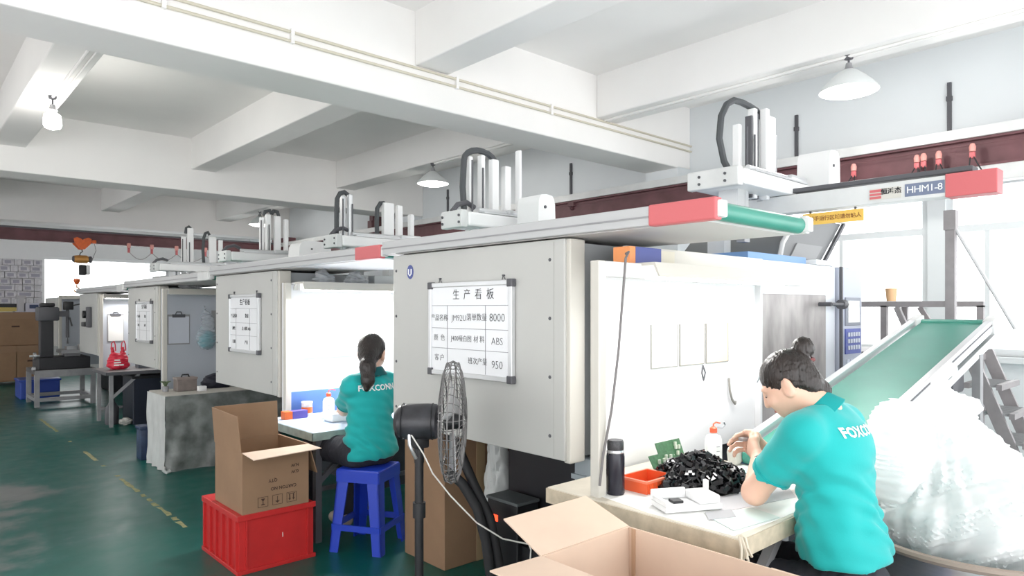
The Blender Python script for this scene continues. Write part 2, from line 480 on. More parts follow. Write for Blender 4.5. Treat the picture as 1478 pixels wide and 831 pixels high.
wall_back = struct('wall_back', B().box(XL, XR, YB, YB+.2, 0, 1.0).box(XL, XR, YB, YB+.2, 2.5, 3.7).box(XL, 2.38, YB, YB+.2, 1.0, 2.5).box(6.7, XR, YB, YB+.2, 1.0, 2.5), M_WALLB)
w = struct('window_5', B().box(2.38, 6.7, YB+.05, YB+.11, 2.45, 2.5).box(2.38, 6.7, YB+.05, YB+.11, 1.0, 1.05).box(2.38, 2.43, YB+.05, YB+.11, 1.05, 2.45).box(6.65, 6.7, YB+.05, YB+.11, 1.05, 2.45), M_WALLB)
part(w, 'mullion', bx(5.0, 5.05, YB+.05, YB+.11, 1.05, 2.45), M_WALLB, smooth=False)
for (a, c) in ((2.43, 5.0), (5.05, 6.65)):
    part(w, 'pane', bx(a, c, YB+.075, YB+.08, 1.05, 2.45), M_GLASS, smooth=False)
# left wall, out of frame: a long row of tall windows lights the aisle
wl = B().box(XL-.2, XL, -5, YB, 0, .35).box(XL-.2, XL, -5, YB, 3.0, 3.7)
for y in range(-5, 18, 3): wl.box(XL-.2, XL, y, y+(.8 if y < 4 else 1.6), .35, 3.0)
wall_left = struct('wall_left', wl, M_WALLB)

# ---------------------------------------------------------------- crane
def ibeam(b, p0, p1, h, w, axis):
    (x0, y0, z0), (x1, y1, _) = p0, p1
    if axis == 'y':
        b.box(x0-w/2, x0+w/2, y0, y1, z0, z0+.018).box(x0-w/2, x0+w/2, y0, y1, z0+h-.018, z0+h).box(x0-.01, x0+.01, y0, y1, z0+.018, z0+h-.018)
    else:
        b.box(x0, x1, y0-w/2, y0+w/2, z0, z0+.018).box(x0, x1, y0-w/2, y0+w/2, z0+h-.018, z0+h).box(x0, x1, y0-.01, y0+.01, z0+.018, z0+h-.018)
    return b
rw = thing('crane_runway', 'dark red steel crane rail running along the pale blue window wall', 'crane rail', (6.45, 0, 2.50))
part(rw, 'beam', ibeam(B(), (6.45, -4, 2.53), (6.45, 17.2, 2.53), .235, .12, 'y'), M_CRANE, smooth=False)
part(rw, 'rail', bx(6.36, 6.54, -4, 17.2, 2.765, 2.845), M_OFFW, smooth=False)
part(rw, 'lower_duct', bx(6.37, 6.47, -4, 17.2, 2.40, 2.528, .01), M_OFFW, smooth=False)
for y in (-1.5, 1.0, 3.4, 5.9, 8.4, 10.9, 13.4):
    part(rw, 'wall_bracket', B().box(6.40, XR, y-.05, y+.05, 2.70, 2.76).bar((6.42, y, 2.69), (6.78, y, 2.46), .04), M_CRANE, smooth=False)
part(rw, 'power_wire', B().cyl((6.36, -4, 2.70), (6.36, 17, 2.70), .003, seg=6), M_CRANE)
for y in (1.8, 3.15, 6.25, 9.0, 10.3, 11.4):
    solo('wall_strap', bx(6.775, 6.80, y-.015, y+.015, 2.93, 3.36).box(6.77, 6.8, y-.022, y+.022, 3.20, 3.24), M_DGREY,
         {9.0: 'small dark strap on the right wall, first beyond the middle pendant lamp', 10.3: 'small dark strap on the right wall just before the red column', 11.4: 'small dark strap on the right wall just beyond the red column', 1.8: 'dark steel strap on pale wall right of the big pendant lamp', 3.15: 'dark steel strap on wall above the white robot cover by the tall arm',
          6.25: 'dark steel strap on wall right of the middle pendant lamp'}.get(y, 'small dark steel strap on far end of the right wall'), 'wall strap', (6.79, y, 2.93),
         group='steel straps on the right wall')
def festoon(x, y, z, label, lean):
    t = thing('cable_trolley', label, 'cable trolley', (x, y, z), 'cable trolleys along the crane rail')
    b = B().lathe([(.0, .0), (.022, .004), (.025, .04), (.015, .065), (0, .07)], (x, y, z), 12)
    part(t, 'roller_body', b, mat('faded_red_plastic', (.74, .33, .29), .5))
    part(t, 'clamp', bx(x-.012, x+.012, y-.02, y+.02, z-.05, z, .004), M_RED)
    for s in (-1, 1):
        p = [(x-.01, y+s*.012, z-.04), (x-.015, y+s*.03+lean*.02, z-.11), (x-.015, y+s*.055+lean*.05, z-.19)]
        part(t, 'cable', B().tube(p, .005, 6), M_BLACKP)
festoon(6.33, 2.42, 2.62, 'pink cable trolley just right of the white robot cover box', 1)
festoon(6.33, 1.915, 2.615, 'leftmost of three pink cable trolleys clustered above the beam lettering', 1)
festoon(6.33, 1.865, 2.62, 'middle of three pink cable trolleys clustered above the beam lettering', .6)
festoon(6.33, 1.755, 2.62, 'rightmost of three pink cable trolleys clustered above the beam lettering', -.5)
festoon(6.33, 1.52, 2.64, 'pink cable trolley hanging alone below the dark wall strap', -.6)

br = thing('crane_bridge', 'dark red steel crane bridge beam spanning the far end of the hall', 'crane bridge', (0, 14.6, 2.6))
part(br, 'beam', ibeam(B(), (XL+.1, 14.6, 2.60), (6.5, 14.6, 2.60), .20, .14, 'x'), M_CRANE, smooth=False)
part(br, 'cap_channel', bx(XL+.1, 6.5, 14.5, 14.7, 2.80, 2.83), M_DGREY, smooth=False)
part(br, 'end_truck', bx(6.36, 6.56, 14.2, 15.0, 2.846, 2.95, .01), M_CRANE, smooth=False)
for i, x in enumerate((3.35, 3.75, 4.2, 4.75)):
    t = thing('cable_trolley', ['leftmost red cable trolley hanging under the far crane bridge beam', 'second red cable trolley from the hoist under the far bridge beam',
              'red cable trolley under the far bridge beam, left of a robot arm', 'rightmost red cable trolley under the far crane bridge beam'][i], 'cable trolley', (x, 14.5, 2.5), 'cable trolleys under the crane bridge')
    part(t, 'roller_body', bx(x-.03, x+.03, 14.46, 14.52, 2.55, 2.64, .01), mat('faded_red_plastic', (.74, .33, .29), .5))
    part(t, 'clamp', bx(x-.02, x+.02, 14.48, 14.5, 2.46, 2.55), M_RED)
    nx = (3.75, 4.2, 4.75, 5.3)[i]
    part(t, 'cable', B().tube([(x+(nx-x)*k/10, 14.49, 2.48-.14*math.sin(math.pi*k/10)) for k in range(11)], .008, 6), mat('pale_cable', (.45, .42, .42), .6))

hx, hy = 2.60, 14.6
ho = thing('chain_hoist', 'orange electric chain hoist with hook hanging from the far crane bridge', 'hoist', (hx, hy, 2.6))
pl = [(-.22, .16), (-.14, .20), (-.04, .16), (0, .12), (.04, .16), (.14, .20), (.22, .16), (.2, .02), (.05, -.14), (-.05, -.14), (-.2, .02)]
for (a, c) in ((hy-.16, hy-.12), (hy+.12, hy+.16)):
    part(ho, 'trolley_plate', B().prism([(hx+u, 2.56+v) for u, v in pl], a, c), M_ORANGE, smooth=False)
ho.scale = (.64, .64, .64)
for s in (-1, 1):
    part(ho, 'trolley_wheel', B().cyl((hx+s*.13, hy-.12, 2.65), (hx+s*.13, hy-.06, 2.65), .06), M_ORANGE)
part(ho, 'trolley_motor', bx(hx+.24, hx+.34, hy-.17, hy-.07, 2.60, 2.70, .02).box(hx+.2, hx+.25, hy-.14, hy-.1, 2.62, 2.68), M_ORANGE)
part(ho, 'suspension_hook', B().tube([(hx, hy, 2.42), (hx+.02, hy, 2.36), (hx-.03, hy, 2.32), (hx-.05, hy, 2.26), (hx, hy, 2.22)], .016, 8), M_DGREY)
part(ho, 'hoist_motor', B().lathe([(.0, -.22), (.10, -.21), (.115, -.1), (.115, .1), (.09, .14), (0, .15)], (hx+.02, hy, 2.14), 18, 'x'), mat('brass_orange', (.62, .30, .08), .4, metal=.3))
part(ho, 'motor_cover', B().lathe([(.0, .15), (.085, .15), (.10, .21), (.06, .24), (0, .245)], (hx+.02, hy, 2.14), 18, 'x'), M_DGREY)
part(ho, 'motor_end_cap', B().lathe([(.0, -.26), (.07, -.25), (.10, -.21), (0, -.2)], (hx+.02, hy, 2.14), 18, 'x'), M_DGREY)
part(ho, 'chain_bucket', bx(hx-.06, hx+.10, hy-.1, hy+.1, 1.68, 1.98, .02), M_BLACK)
part(ho, 'bucket_cover', bx(hx+.10, hx+.20, hy-.1, hy+.1, 1.70, 1.98, .03), M_WHITE)
part(ho, 'bucket_strap', B().tube([(hx-.02, hy-.05, 1.98), (hx-.02, hy, 2.06), (hx+.12, hy, 2.06), (hx+.14, hy-.05, 1.98)], .008, 6), M_DGREY)
for s in (-.18, -.06):
    b = B()
    for k in range(22):
        z = 2.05 - .025*k
        b.cyl((hx+s-.007, hy, z), (hx+s+.007, hy, z-.02), .006, seg=5)
    part(ho, 'chain', b, M_DGREY)
part(ho, 'hook_block', B().lathe([(0, .0), (.05, .03), (.085, .12), (.075, .17), (0, .18)], (hx-.12, hy, 1.40), 14), M_ORANGE)
part(ho, 'hook', B().tube([(hx-.12+.0, hy, 1.40), (hx-.12, hy, 1.33)] + [(hx-.12+.0+.065*math.sin(a), hy, 1.26+.065*math.cos(a)) for a in [k*.42 for k in range(0, 12)]], .018, 8), mat('brass_orange', (.62, .30, .08), .4))
part(ho, 'control_cable', B().tube([(hx+.29, hy-.13, 2.60), (hx+.33, hy-.14, 2.4), (hx+.26, hy-.14, 2.2), (hx+.2, hy-.14, 1.98)], .006, 6), M_BLACKP)

solo('steel_column', bx(XR-.34, XR-.26, 10.86, 11.0, 2.85, 3.0).box(XR-.30, XR-.02, 10.88, 11.0, 2.2, 3.7), M_CRANE, 'dark red steel column on the far part of the right wall', 'column', (6.6, 10.94, 2.2))

# ---------------------------------------------------------------- pendant lamps
M_LENS = mat('lit_lamp_lens', (1, 1, 1), .4, emit=(1, .98, .95), estr=6)
def pendant(x, y, label, drop=.0, shade=True):
    t = thing('pendant_lamp', label, 'lamp', (x, y, 3.0), 'enamel pendant lamps')
    part(t, 'ceiling_rose', B().lathe([(0, 3.28), (.035, 3.28), (.03, 3.255), (0, 3.25)], (x, y, 0), 14), M_DGREY)
    part(t, 'stem', B().cyl((x, y, 3.26), (x, y, 3.20-drop), .008, seg=8), M_DGREY)
    part(t, 'socket', B().lathe([(0, 3.23-drop), (.02, 3.225-drop), (.026, 3.19-drop), (.04, 3.175-drop), (0, 3.17-drop)], (x, y, 0), 14), M_GREY)
    if shade:
        prof = [(.035, 3.178), (.06, 3.165), (.12, 3.118), (.17, 3.07), (.20, 3.03), (.205, 3.015), (.20, 3.014), (.168, 3.065), (.118, 3.11), (.05, 3.16), (.034, 3.17)]
        part(t, 'shade', B().lathe([(r, z-drop) for r, z in prof], (x, y, 0), 32), mat('enamel_lamp_shade', (.72, .74, .74), .3))
        part(t, 'diffuser', B().lathe([(0, 3.030-drop), (.175, 3.030-drop), (.185, 3.022-drop), (.15, 2.998-drop), (.08, 2.984-drop), (0, 2.98-drop)], (x, y, 0), 28), M_LENS)
    else:
        part(t, 'bulb', B().lathe([(0, 3.17-drop), (.03, 3.16-drop), (.065, 3.13-drop), (.072, 3.05-drop), (.06, 3.02-drop), (0, 3.0-drop)], (x, y, 0), 20), M_BULB)
    d = bpy.data.lights.new('lamp_glow', 'POINT'); d.energy = 22; d.shadow_soft_size = .09; d.color = (1, .97, .92)
    o = bpy.data.objects.new('lamp_glow', d); COL.objects.link(o); o.parent = t; o.location = (0, 0, -.06-drop)
    return t
pendant(5.27, 2.05, 'large white pendant lamp nearest the camera at upper right')
pendant(5.19, 7.2, 'white pendant lamp under the second bay, above the middle robots')
pendant(5.27, 13.0, 'small distant pendant lamp behind a white robot arm')
pendant(1.06, 7.2, 'bare bright hanging bulb at upper left under the aisle cross beam', .02, False)

# ================================================================ MACHINES
X0 = 1.95
MACH = [  # near y, far y, labels
    (1.81, 3.06, 'moulding machine with the large production whiteboard, nearest the camera'),
    (4.51, 5.70, 'moulding machine whose booth seats the worker on the blue stool'),
    (7.32, 8.46, 'moulding machine behind the cloth wrapped white table'),
    (10.0, 11.09, 'moulding machine behind the red bag on a dark table'),
    (12.78, 13.95, 'farthest moulding machine in the row, beside the drill bench'),
]
PB = .80
PTS = (1.675, 1.66, 1.622, 1.597, 1.575)
machines = []
for i, (y0, y1, lab) in enumerate(MACH):
    t = thing('molding_machine', lab, 'machine', (2.6, (y0+y1)/2, 0), 'injection moulding machines in a row')
    machines.append(t); PT = PTS[i]
    part(t, 'aisle_panel', bx(X0, X0+.03, y0+.02, y1, PB, PT, .004), M_PANEL, smooth=False)
    part(t, 'panel_frame', B().box(X0+.012, X0+.10, y0, y0+.035, PB-.01, PT, .006).box(X0+.03, X0+.10, y0+.035, y1, PT-.05, PT).box(X0+.03, X0+.10, y0+.035, y1, PB, PB+.05)
         .box(X0+.03, X0+.10, y1-.03, y1, PB+.05, PT-.05), M_TRIM, smooth=False)
    part(t, 'cabinet', bx(2.06, 4.9, y0+.04, y1-.02, PB, PT-.01), M_BODY, smooth=False)
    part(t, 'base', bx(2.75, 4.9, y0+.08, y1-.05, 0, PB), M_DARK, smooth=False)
    part(t, 'corner_seam', bx(X0-.001, X0+.005, y0+.075, y0+.079, PB+.01, PT-.01), mat('seam_grey', (.42, .42, .40), .6), smooth=False)
    scr = None
    for yy in ((y0+.10, y1-.03) if i < 3 else ()):
        for k in range(4):
            z = PB + .09 + k*.235
            if scr is None:
                scr = part(t, 'screw', B().lathe([(0, -.004), (.006, -.003), (.008, 0), (0, 0.001)], (0, 0, 0), 8, 'x'), M_DGREY, world=False)
                scr.location = Vector((X0, yy, z)) - t.location
            else: copy_part(scr, t, Vector((X0, yy, z)) - t.location)
# badge on the nearest panel
b = B().prism([(2.90+.028*math.cos(a), 1.585+.036*math.sin(a)) for a in [k*math.pi/10 for k in range(20)]], X0-.002, X0, 'x')
bd = part(machines[0], 'badge', b, mat('badge_blue', (.07, .09, .28), .5), label='small oval dark blue badge')
part(bd, 'badge_mark', B().tube([(X0-.003, 2.912, 1.60), (X0-.003, 2.912, 1.575), (X0-.003, 2.90, 1.565), (X0-.003, 2.888, 1.575), (X0-.003, 2.888, 1.60)], .0035, 6), M_WHITE)

# ---------------------------------------------------------------- overhead belt conveyors on the machine tops
def top_conveyor(y0, y1, label, x1=2.56, red=True, dz=0.0):
    t = thing('belt_conveyor', label, 'conveyor', (2.2, (y0+y1)/2, 1.68), 'short overhead belt conveyors')
    part(t, 'side_rail', bx(1.925, 1.955, y0+.26, y1-.01, 1.685, 1.752, .004), mat('rail_grey', (.48, .485, .49), .4), smooth=False)
    part(t, 'rail_groove', bx(1.922, 1.927, y0+.26, y1-.01, 1.712, 1.718), M_GREY, smooth=False)
    part(t, 'end_cap', bx(1.92, 1.96, y0, y0+.26, 1.682, 1.755, .006), M_RED if red else M_OFFW, label='red end cap of the side rail' if red else None, smooth=False)
    part(t, 'far_side_rail', bx(x1, x1+.03, y0, y1-.01, 1.685, 1.752, .004), M_OFFW, smooth=False)
    part(t, 'bed_plate', bx(1.956, x1, y0+.05, y1-.01, 1.682, 1.69), mat('pale_bed_plate', (.60, .58, .57), .45), smooth=False)
    part(t, 'belt', bx(1.965, x1-.01, y0+.03, y1-.02, 1.742, 1.748), M_BELT, smooth=False)
    part(t, 'end_roller', B().cyl((1.96, y0+.03, 1.716), (x1-.005, y0+.03, 1.716), .031, seg=20), M_BELT)
    for x in (1.95, x1+.01):
        part(t, 'roller_bearing', bx(x-.02, x+.02, y0-.015, y0+.05, 1.69, 1.745, .006), M_OFFW)
    for c in t.children: c.location.z += dz
    return t
top_conveyor(1.15, 3.14, 'overhead belt conveyor with red tipped rail above the brightest booth')
top_conveyor(3.15, 5.78, 'overhead belt conveyor above the booth of the worker on the stool', dz=-.014)
top_conveyor(5.8, 8.55, 'overhead belt conveyor above the dim booth with the hanging blue bag', red=False, dz=-.05)
top_conveyor(8.6, 11.2, 'overhead belt conveyor above the booth with the red bag', 2.4, False, dz=-.078)

# ---------------------------------------------------------------- work booths
def booth(yw, x0, x1, z0, z1, label, lit, board, posts, hood=(0, 0), power=40, light_in=.2, side=.30, ya=None):
    t = thing('work_booth', label, 'booth', ((x0+x1)/2, yw, z0), 'open work booths')
    part(t, 'back_board', bx(x0, x1, yw, yw+.02, z0, z1), board, smooth=False)
    part(t, 'side_board', bx(x1, x1+.02, yw-side, yw+.02, z0, z1), board, smooth=False)
    for (px, py) in posts:
        part(t, 'post', bx(px-.02, px+.02, py-.02, py+.02, z0, z1, .004), M_TRIM, smooth=False)
    ya = ya or posts[0][1]
    part(t, 'header', bx(posts[0][0]+.021, x1+.02, ya-.018, ya+.018, z1-.055, z1-.001, .004), M_OFFW, smooth=False)
    part(t, 'top_board', bx(max(x0, posts[0][0]+.025), x1+.02, ya+.02, yw+.02, z1-.012, z1), M_OFFW, smooth=False)
    h = part(t, 'lamp_housing', B().prism([(ya-.10, z1-.052), (ya-.075, z1+.002), (ya+.045, z1+.002), (ya+.07, z1-.052), (ya+.06, z1-.052), (ya+.04, z1-.01), (ya-.07, z1-.01), (ya-.09, z1-.052)], hood[0], hood[1], 'x'), M_TRIM, smooth=False)
    part(h, 'lamp_tube', B().cyl((hood[0]+.03, ya-.02, z1-.045), (hood[1]-.03, ya-.02, z1-.045), .013, seg=12), M_TUBE if lit else M_WHITE)
    if lit:
        area_light('booth_tube_light', (0, 0, 0), (R(-light_in*90), 0, 0), hood[1]-hood[0]-.1, .05, power, (1, .985, .96), t).location = Vector(((hood[0]+hood[1])/2, ya-.02, z1-.064)) - t.location
    return t
TB = .76
bt2 = booth(1.75, 2.06, 3.30, .74, 1.565, 'brightly lit white booth beside the large whiteboard panel', True, M_BOOTHW, [(1.80, 1.53)], (2.02, 3.14), 6.5, side=.03)
part(bt2, 'upper_board', bx(2.2, 3.32, 1.72, 1.74, 1.566, 1.655), mat('cream_board', (.72, .70, .64), .6), smooth=False)
bt3 = booth(4.46, 1.97, 3.2, .60, 1.575, 'glaring white booth in front of the worker on the blue stool', True, M_BOOTHW, [(1.985, 4.43)], (2.0, 3.1), 26, ya=4.30)
bt4 = booth(7.27, 1.97, 3.2, .60, 1.59, 'dim grey booth with a clipboard and a hanging blue bag', False, M_BOOTHDIM, [(1.955, 7.12)], (1.97, 3.1))
bt5 = booth(9.94, 1.97, 3.2, .60, 1.58, 'pale booth with clipboard above the red bag', True, M_BOOTHDIM, [(1.955, 9.8)], (1.97, 3.1), 7)
bt6 = booth(12.7, 1.97, 3.2, .50, 1.6, 'farthest dim booth behind the bench drill', False, M_BOOTHDIM, [(1.955, 12.6)], (1.97, 3.1))

# ---------------------------------------------------------------- take-out robots
def robot(xb, yb, z, label, lp=.42, lm=.42, wide=.26, arms=(), chain=None, beam=None, small_chain=True, cover=None, hang=.22):
    """xb,yb: carriage centre; z: underside of the carriage plank; arms: (dx, width, height, colour)"""
    t = thing('takeout_robot', label, 'robot arm', (xb, yb, z-.1), 'take-out robots on the machine tops')
    part(t, 'carriage', bx(xb-lm, xb+lp, yb-wide/2, yb+wide/2, z, z+.085, .012), M_WHITE, smooth=False)
    part(t, 'carriage_end', bx(xb-lm-.05, xb-lm, yb-wide/2+.01, yb+wide/2-.01, z-.01, z+.095, .008), M_OFFW, smooth=False)
    for dy in (-.08, .08):
        for dz in (.02, .06):
            part(t, 'bolt', B().cyl((xb-lm-.056, yb+dy, z+dz), (xb-lm-.05, yb+dy, z+dz), .008, seg=8), M_DGREY)
    part(t, 'guide_rail', B().cyl((xb-lm+.1, yb-wide/2+.04, z+.105), (xb+lp-.15, yb-wide/2+.04, z+.105), .016, seg=10).box(xb-lm+.12, xb+lp-.18, yb-wide/2+.0, yb-wide/2+.1, z+.085, z+.095), M_ALU)
    if beam:
        (ya, ye, zb, zt) = beam
        part(t, 'traverse_beam', bx(xb-.05, xb+.05, ya, ye, zb, zt, .006), M_OFFW, smooth=False)
    for (dx, dy, w, h, c) in arms:
        m = {'w': M_WHITE, 'a': M_ALU, 'd': M_DGREY}[c]
        part(t, 'vertical_arm', bx(xb+dx-w/2, xb+dx+w/2, yb+dy-.022, yb+dy+.022, z-.02, z+.085+h, .005), m, smooth=False)
    part(t, 'arm_rod', B().cyl((xb+arms[0][0]-.03, yb-.03, z+.08), (xb+arms[0][0]-.03, yb-.03, z+.085+arms[0][3]*.9), .006, seg=6).cyl((xb+arms[0][0]+.05, yb-.035, z+.08), (xb+arms[0][0]+.05, yb-.035, z+.085+arms[0][3]*.8), .006, seg=6), M_DGREY)
    part(t, 'slide_motor', bx(xb+arms[-1][0]-.15, xb+arms[-1][0]+.05, yb-wide/2+.0, yb-wide/2+.07, z+.09, z+.125, .01), M_ALU)
    for ch in (chain or ()):
        part(t, 'cable_chain', B().tube([(xb+px, yb+.02, z+.085+pz) for px, pz in ch], .019, 8), mat('cable_chain_grey', (.06, .065, .07), .6))
    if small_chain:
        part(t, 'hose_loop', B().tube([(xb-lm-.04, yb, z+.09), (xb-lm+.0, yb, z+.135), (xb-lm+.07, yb, z+.155), (xb-lm+.13, yb, z+.13)], .016, 8), M_DGREY)
    b = B().box(xb-lm+.12, xb-lm+.2, yb-.06, yb+.06, z-.10, z).box(xb-lm+.22, xb-lm+.26, yb-.05, yb+.05, z-hang*.7, z).box(xb-lm+.10, xb-lm+.36, yb-.03, yb+.03, z-.12, z-.09)
    part(t, 'gripper_bracket', b, M_ALU, smooth=False)
    part(t, 'gripper', B().box(xb-lm+.14, xb-lm+.2, yb-.09, yb-.04, z-hang, z-.1).cyl((xb-lm+.16, yb+.03, z-.1), (xb-lm+.16, yb+.03, z-hang*.9), .02).cyl((xb-lm+.3, yb-.04, z-.1), (xb-lm+.3, yb-.04, z-hang*.8), .015), M_GREY)
    if cover:
        (cx, cy, cz, w, d, h) = cover
        hh = []
        for k in range(9):
            a = math.pi*k/8; hh.append((cx - w/2*math.copysign(abs(math.cos(a))**.45, math.cos(a)), cz + h*.35 + h*.65*math.sin(a)**.6))
        part(t, 'motor_cover', B().prism([(cx-w/2*1.04, cz)] + hh + [(cx+w/2*1.04, cz)], cy-d/2, cy+d/2), M_WHITE)
        part(t, 'cover_knob', B().cyl((cx-w*.12, cy-d/2-.006, cz+h*.6), (cx-w*.12, cy-d/2, cz+h*.6), .009), M_DGREY)
        part(t, 'cover_base', bx(cx-w*.6, cx+w*.6, cy-d/2, cy+d/2, cz-.06, cz), M_OFFW, smooth=False)
    return t
LOOP = lambda x0, x1, h, w, n=9: [(x0, .03), (x0-.01, h*.5)] + [(x0+(x1-x0)*(1-math.cos(math.pi*k/n))/2, h + w*math.sin(math.pi*k/n)) for k in range(n+1)] + [(x1, h-.06)]
# big robot at the right, its beam lettered
rb = robot(3.98, 2.03, 2.075, 'large robot with tall white arms and lettered beam, at upper right', .36, .58, .34,
      arms=((-.27, .05, .035, .33, 'w'), (-.225, .0, .018, .38, 'd'), (-.18, .0, .04, .43, 'w'), (-.135, .01, .02, .41, 'd'), (-.09, -.03, .04, .44, 'w'), (-.045, .02, .02, .40, 'a'), (.025, .0, .085, .42, 'w'), (.085, .02, .016, .30, 'd'), (.13, .03, .03, .33, 'a')),
      chain=[[(-.40, .02), (-.47, .08), (-.52, .2), (-.50, .33), (-.44, .41), (-.36, .45), (-.27, .455), (-.18, .45), (-.1, .44), (-.05, .41)]],
      beam=(.86, 2.95, 1.965, 2.072), cover=(4.31, 1.86, 2.13, .16, .2, .25), hang=.3, small_chain=False)
ORB = rb
XF = 3.98-.05
part(rb, 'red_end_cap', bx(XF-.006, 4.035, .84, 1.06, 1.960, 2.077, .004), M_RED, label='red end cap of the beam', smooth=False)
lb = part(rb, 'name_label', bx(XF-.003, XF, 1.063, 1.245, 1.985, 2.05), mat('slate_label', (.16, .19, .28), .5), label='slate label lettered HHM1-8', smooth=False)
part(lb, 'lettering', text_mesh('HHM1-8', .05, (XF-.0035, 1.154, 2.017), (0, -1, 0), (0, 0, 1), space=.92), M_WHITE)
lb = part(rb, 'maker_label', bx(XF-.003, XF, 1.262, 1.42, 1.985, 2.045), mat('beige_label', (.62, .60, .55), .5), smooth=False)
part(lb, 'red_logo', B().box(XF-.005, XF-.003, 1.36, 1.418, 2.026, 2.04).box(XF-.005, XF-.003, 1.36, 1.418, 2.008, 2.02).box(XF-.005, XF-.003, 1.36, 1.418, 1.99, 2.003), M_RED, smooth=False)
part(lb, 'lettering', text_mesh('恒鸿杰', .034, (XF-.0035, 1.312, 2.023), (0, -1, 0), (0, 0, 1), bold=.001), M_INK)
part(rb, 'cable_tray', bx(3.96, 4.06, .95, 2.0, 2.085, 2.112, .005), M_DGREY, smooth=False)
sg = part(rb, 'warning_sign', bx(3.955, 3.96, 1.46, 1.80, 1.885, 1.952), M_YELLOW, label='yellow warning sign under the beam', smooth=False)
part(sg, 'lettering', text_mesh('机械手运行区域请勿站人', .029, (3.9545, 1.63, 1.917), (0, -1, 0), (0, 0, 1), bold=.0006), mat('brown_letters', (.30, .13, .03), .6))
part(rb, 'sign_hanger', B().box(3.956, 3.964, 1.50, 1.51, 1.95, 1.968).box(3.956, 3.964, 1.75, 1.76, 1.95, 1.968), M_DGREY, smooth=False)
part(rb, 'beam_post', bx(3.94, 4.02, 2.3, 2.42, 1.666, 1.967), M_OFFW, smooth=False)

r2 = robot(2.92, 3.22, 1.885, 'white robot with looped black cable chain above the whiteboard panel', .45, .42, .22,
      arms=((-.30, .04, .03, .36, 'w'), (-.235, .0, .03, .37, 'w'), (-.16, -.03, .05, .35, 'w'), (-.03, .0, .05, .33, 'w'), (.05, -.03, .02, .44, 'w')),
      chain=[LOOP(-.355, -.10, .33, .075)], beam=(1.9, 3.9, 1.77, 1.882), cover=(2.845, 2.90, 1.88, .14, .18, .19))
part(r2, 'beam_post', bx(2.87, 2.97, 2.5, 2.62, 1.55, 1.772), M_OFFW, smooth=False)
r3 = robot(3.13, 4.90, 1.885, 'white robot with two separate chain topped arms above the stool booth', .48, .54, .24,
      arms=((-.46, .03, .03, .33, 'a'), (-.42, -.01, .03, .34, 'a'), (-.06, .0, .10, .31, 'w'), (.05, .0, .05, .30, 'w'), (.15, -.03, .04, .23, 'w')),
      chain=[[(-.52, .02), (-.52, .2), (-.515, .30), (-.49, .345), (-.45, .36), (-.42, .34)], [(-.15, .0), (-.155, .15), (-.15, .26), (-.12, .305), (-.09, .31), (-.06, .285)]],
      beam=(4.2, 5.7, 1.77, 1.882), cover=(3.56, 4.40, 1.84, .22, .2, .18))
part(r3, 'beam_post', bx(3.08, 3.18, 4.9, 5.0, 1.55, 1.772), M_OFFW, smooth=False)
r4 = robot(2.87, 6.85, 1.87, 'white robot with four clustered arms and dome cover behind the small whiteboard', .42, .42, .24,
      arms=((-.06, .03, .04, .38, 'w'), (-.01, .0, .05, .41, 'w'), (.09, .0, .065, .40, 'w'), (.17, -.03, .04, .37, 'w')),
      chain=[[(-.04, .40), (-.03, .44), (.02, .455), (.04, .42)], [(.04, .42), (.06, .455), (.1, .45), (.115, .40)]], beam=(6.0, 8.3, 1.75, 1.868), cover=(3.08, 6.35, 1.86, .34, .24, .2))
part(r4, 'beam_post', bx(2.82, 2.92, 7.5, 7.6, 1.55, 1.752), M_OFFW, smooth=False)
r5 = robot(2.85, 9.1, 1.86, 'farthest white robot with slim arms in front of the crane bridge', .42, .44, .26,
      arms=((-.12, .03, .05, .36, 'w'), (-.05, .0, .07, .47, 'w'), (.22, .0, .09, .38, 'w'), (.31, -.03, .05, .34, 'w')),
      chain=[[(-.1, .40), (-.09, .47), (-.06, .49), (-.04, .47)], [(.12, .03), (.11, .2), (.12, .36), (.14, .42), (.17, .44), (.19, .40)]], beam=(8.7, 10.8, 1.74, 1.858), cover=(3.3, 8.7, 1.80, .3, .3, .1))
part(r5, 'beam_post', bx(2.80, 2.90, 10.4, 10.5, 1.55, 1.742), M_OFFW, smooth=False)

# ---------------------------------------------------------------- operator side of the nearest machine
m2 = machines[0]
part(m2, 'door_frame', B().box(3.34, 3.42, 1.78, 1.85, .70, 1.66).box(4.22, 4.36, 1.78, 1.85, .70, 1.66).box(3.42, 4.22, 1.78, 1.85, 1.48, 1.66), mat('pale_blue_white', (.70, .73, .78), .4), smooth=False)
dr = part(m2, 'safety_door', bx(3.42, 4.22, 1.775, 1.80, .745, 1.48, .004), mat('stained_steel_sheet', (.34, .315, .31), .4, metal=.15, var=.4, scale=4.5, stretch=(1.8, 1, .7)), label='stained steel safety door', smooth=False)
part(dr, 'door_handle', B().cyl((4.12, 1.775, 1.425), (4.12, 1.70, 1.425), .012).lathe([(0, -.03), (.03, -.025), (.03, .025), (0, .03)], (4.32, 1.72, 1.425), 12, 'x').cyl((4.12, 1.705, 1.425), (4.36, 1.705, 1.425), .01), M_DGREY)
part(m2, 'blue_skirt', bx(3.34, 4.4, 1.775, 1.85, .50, .745), M_BLUEM, smooth=False)
part(m2, 'blue_cover', bx(3.32, 4.0, 1.80, 2.4, 1.655, 1.70), M_BLUEM, smooth=False)
part(m2, 'lower_tray', bx(3.3, 4.4, 1.55, 1.80, .66, .70), M_BLACK, smooth=False)
cp = part(m2, 'control_cabinet', bx(4.38, 4.74, 1.76, 1.80, .95, 1.66, .008), mat('control_cabinet_grey', (.46, .49, .58), .45), smooth=False)
part(cp, 'cabinet_edge', bx(4.38, 4.40, 1.745, 1.76, .95, 1.66), M_DGREY, smooth=False)
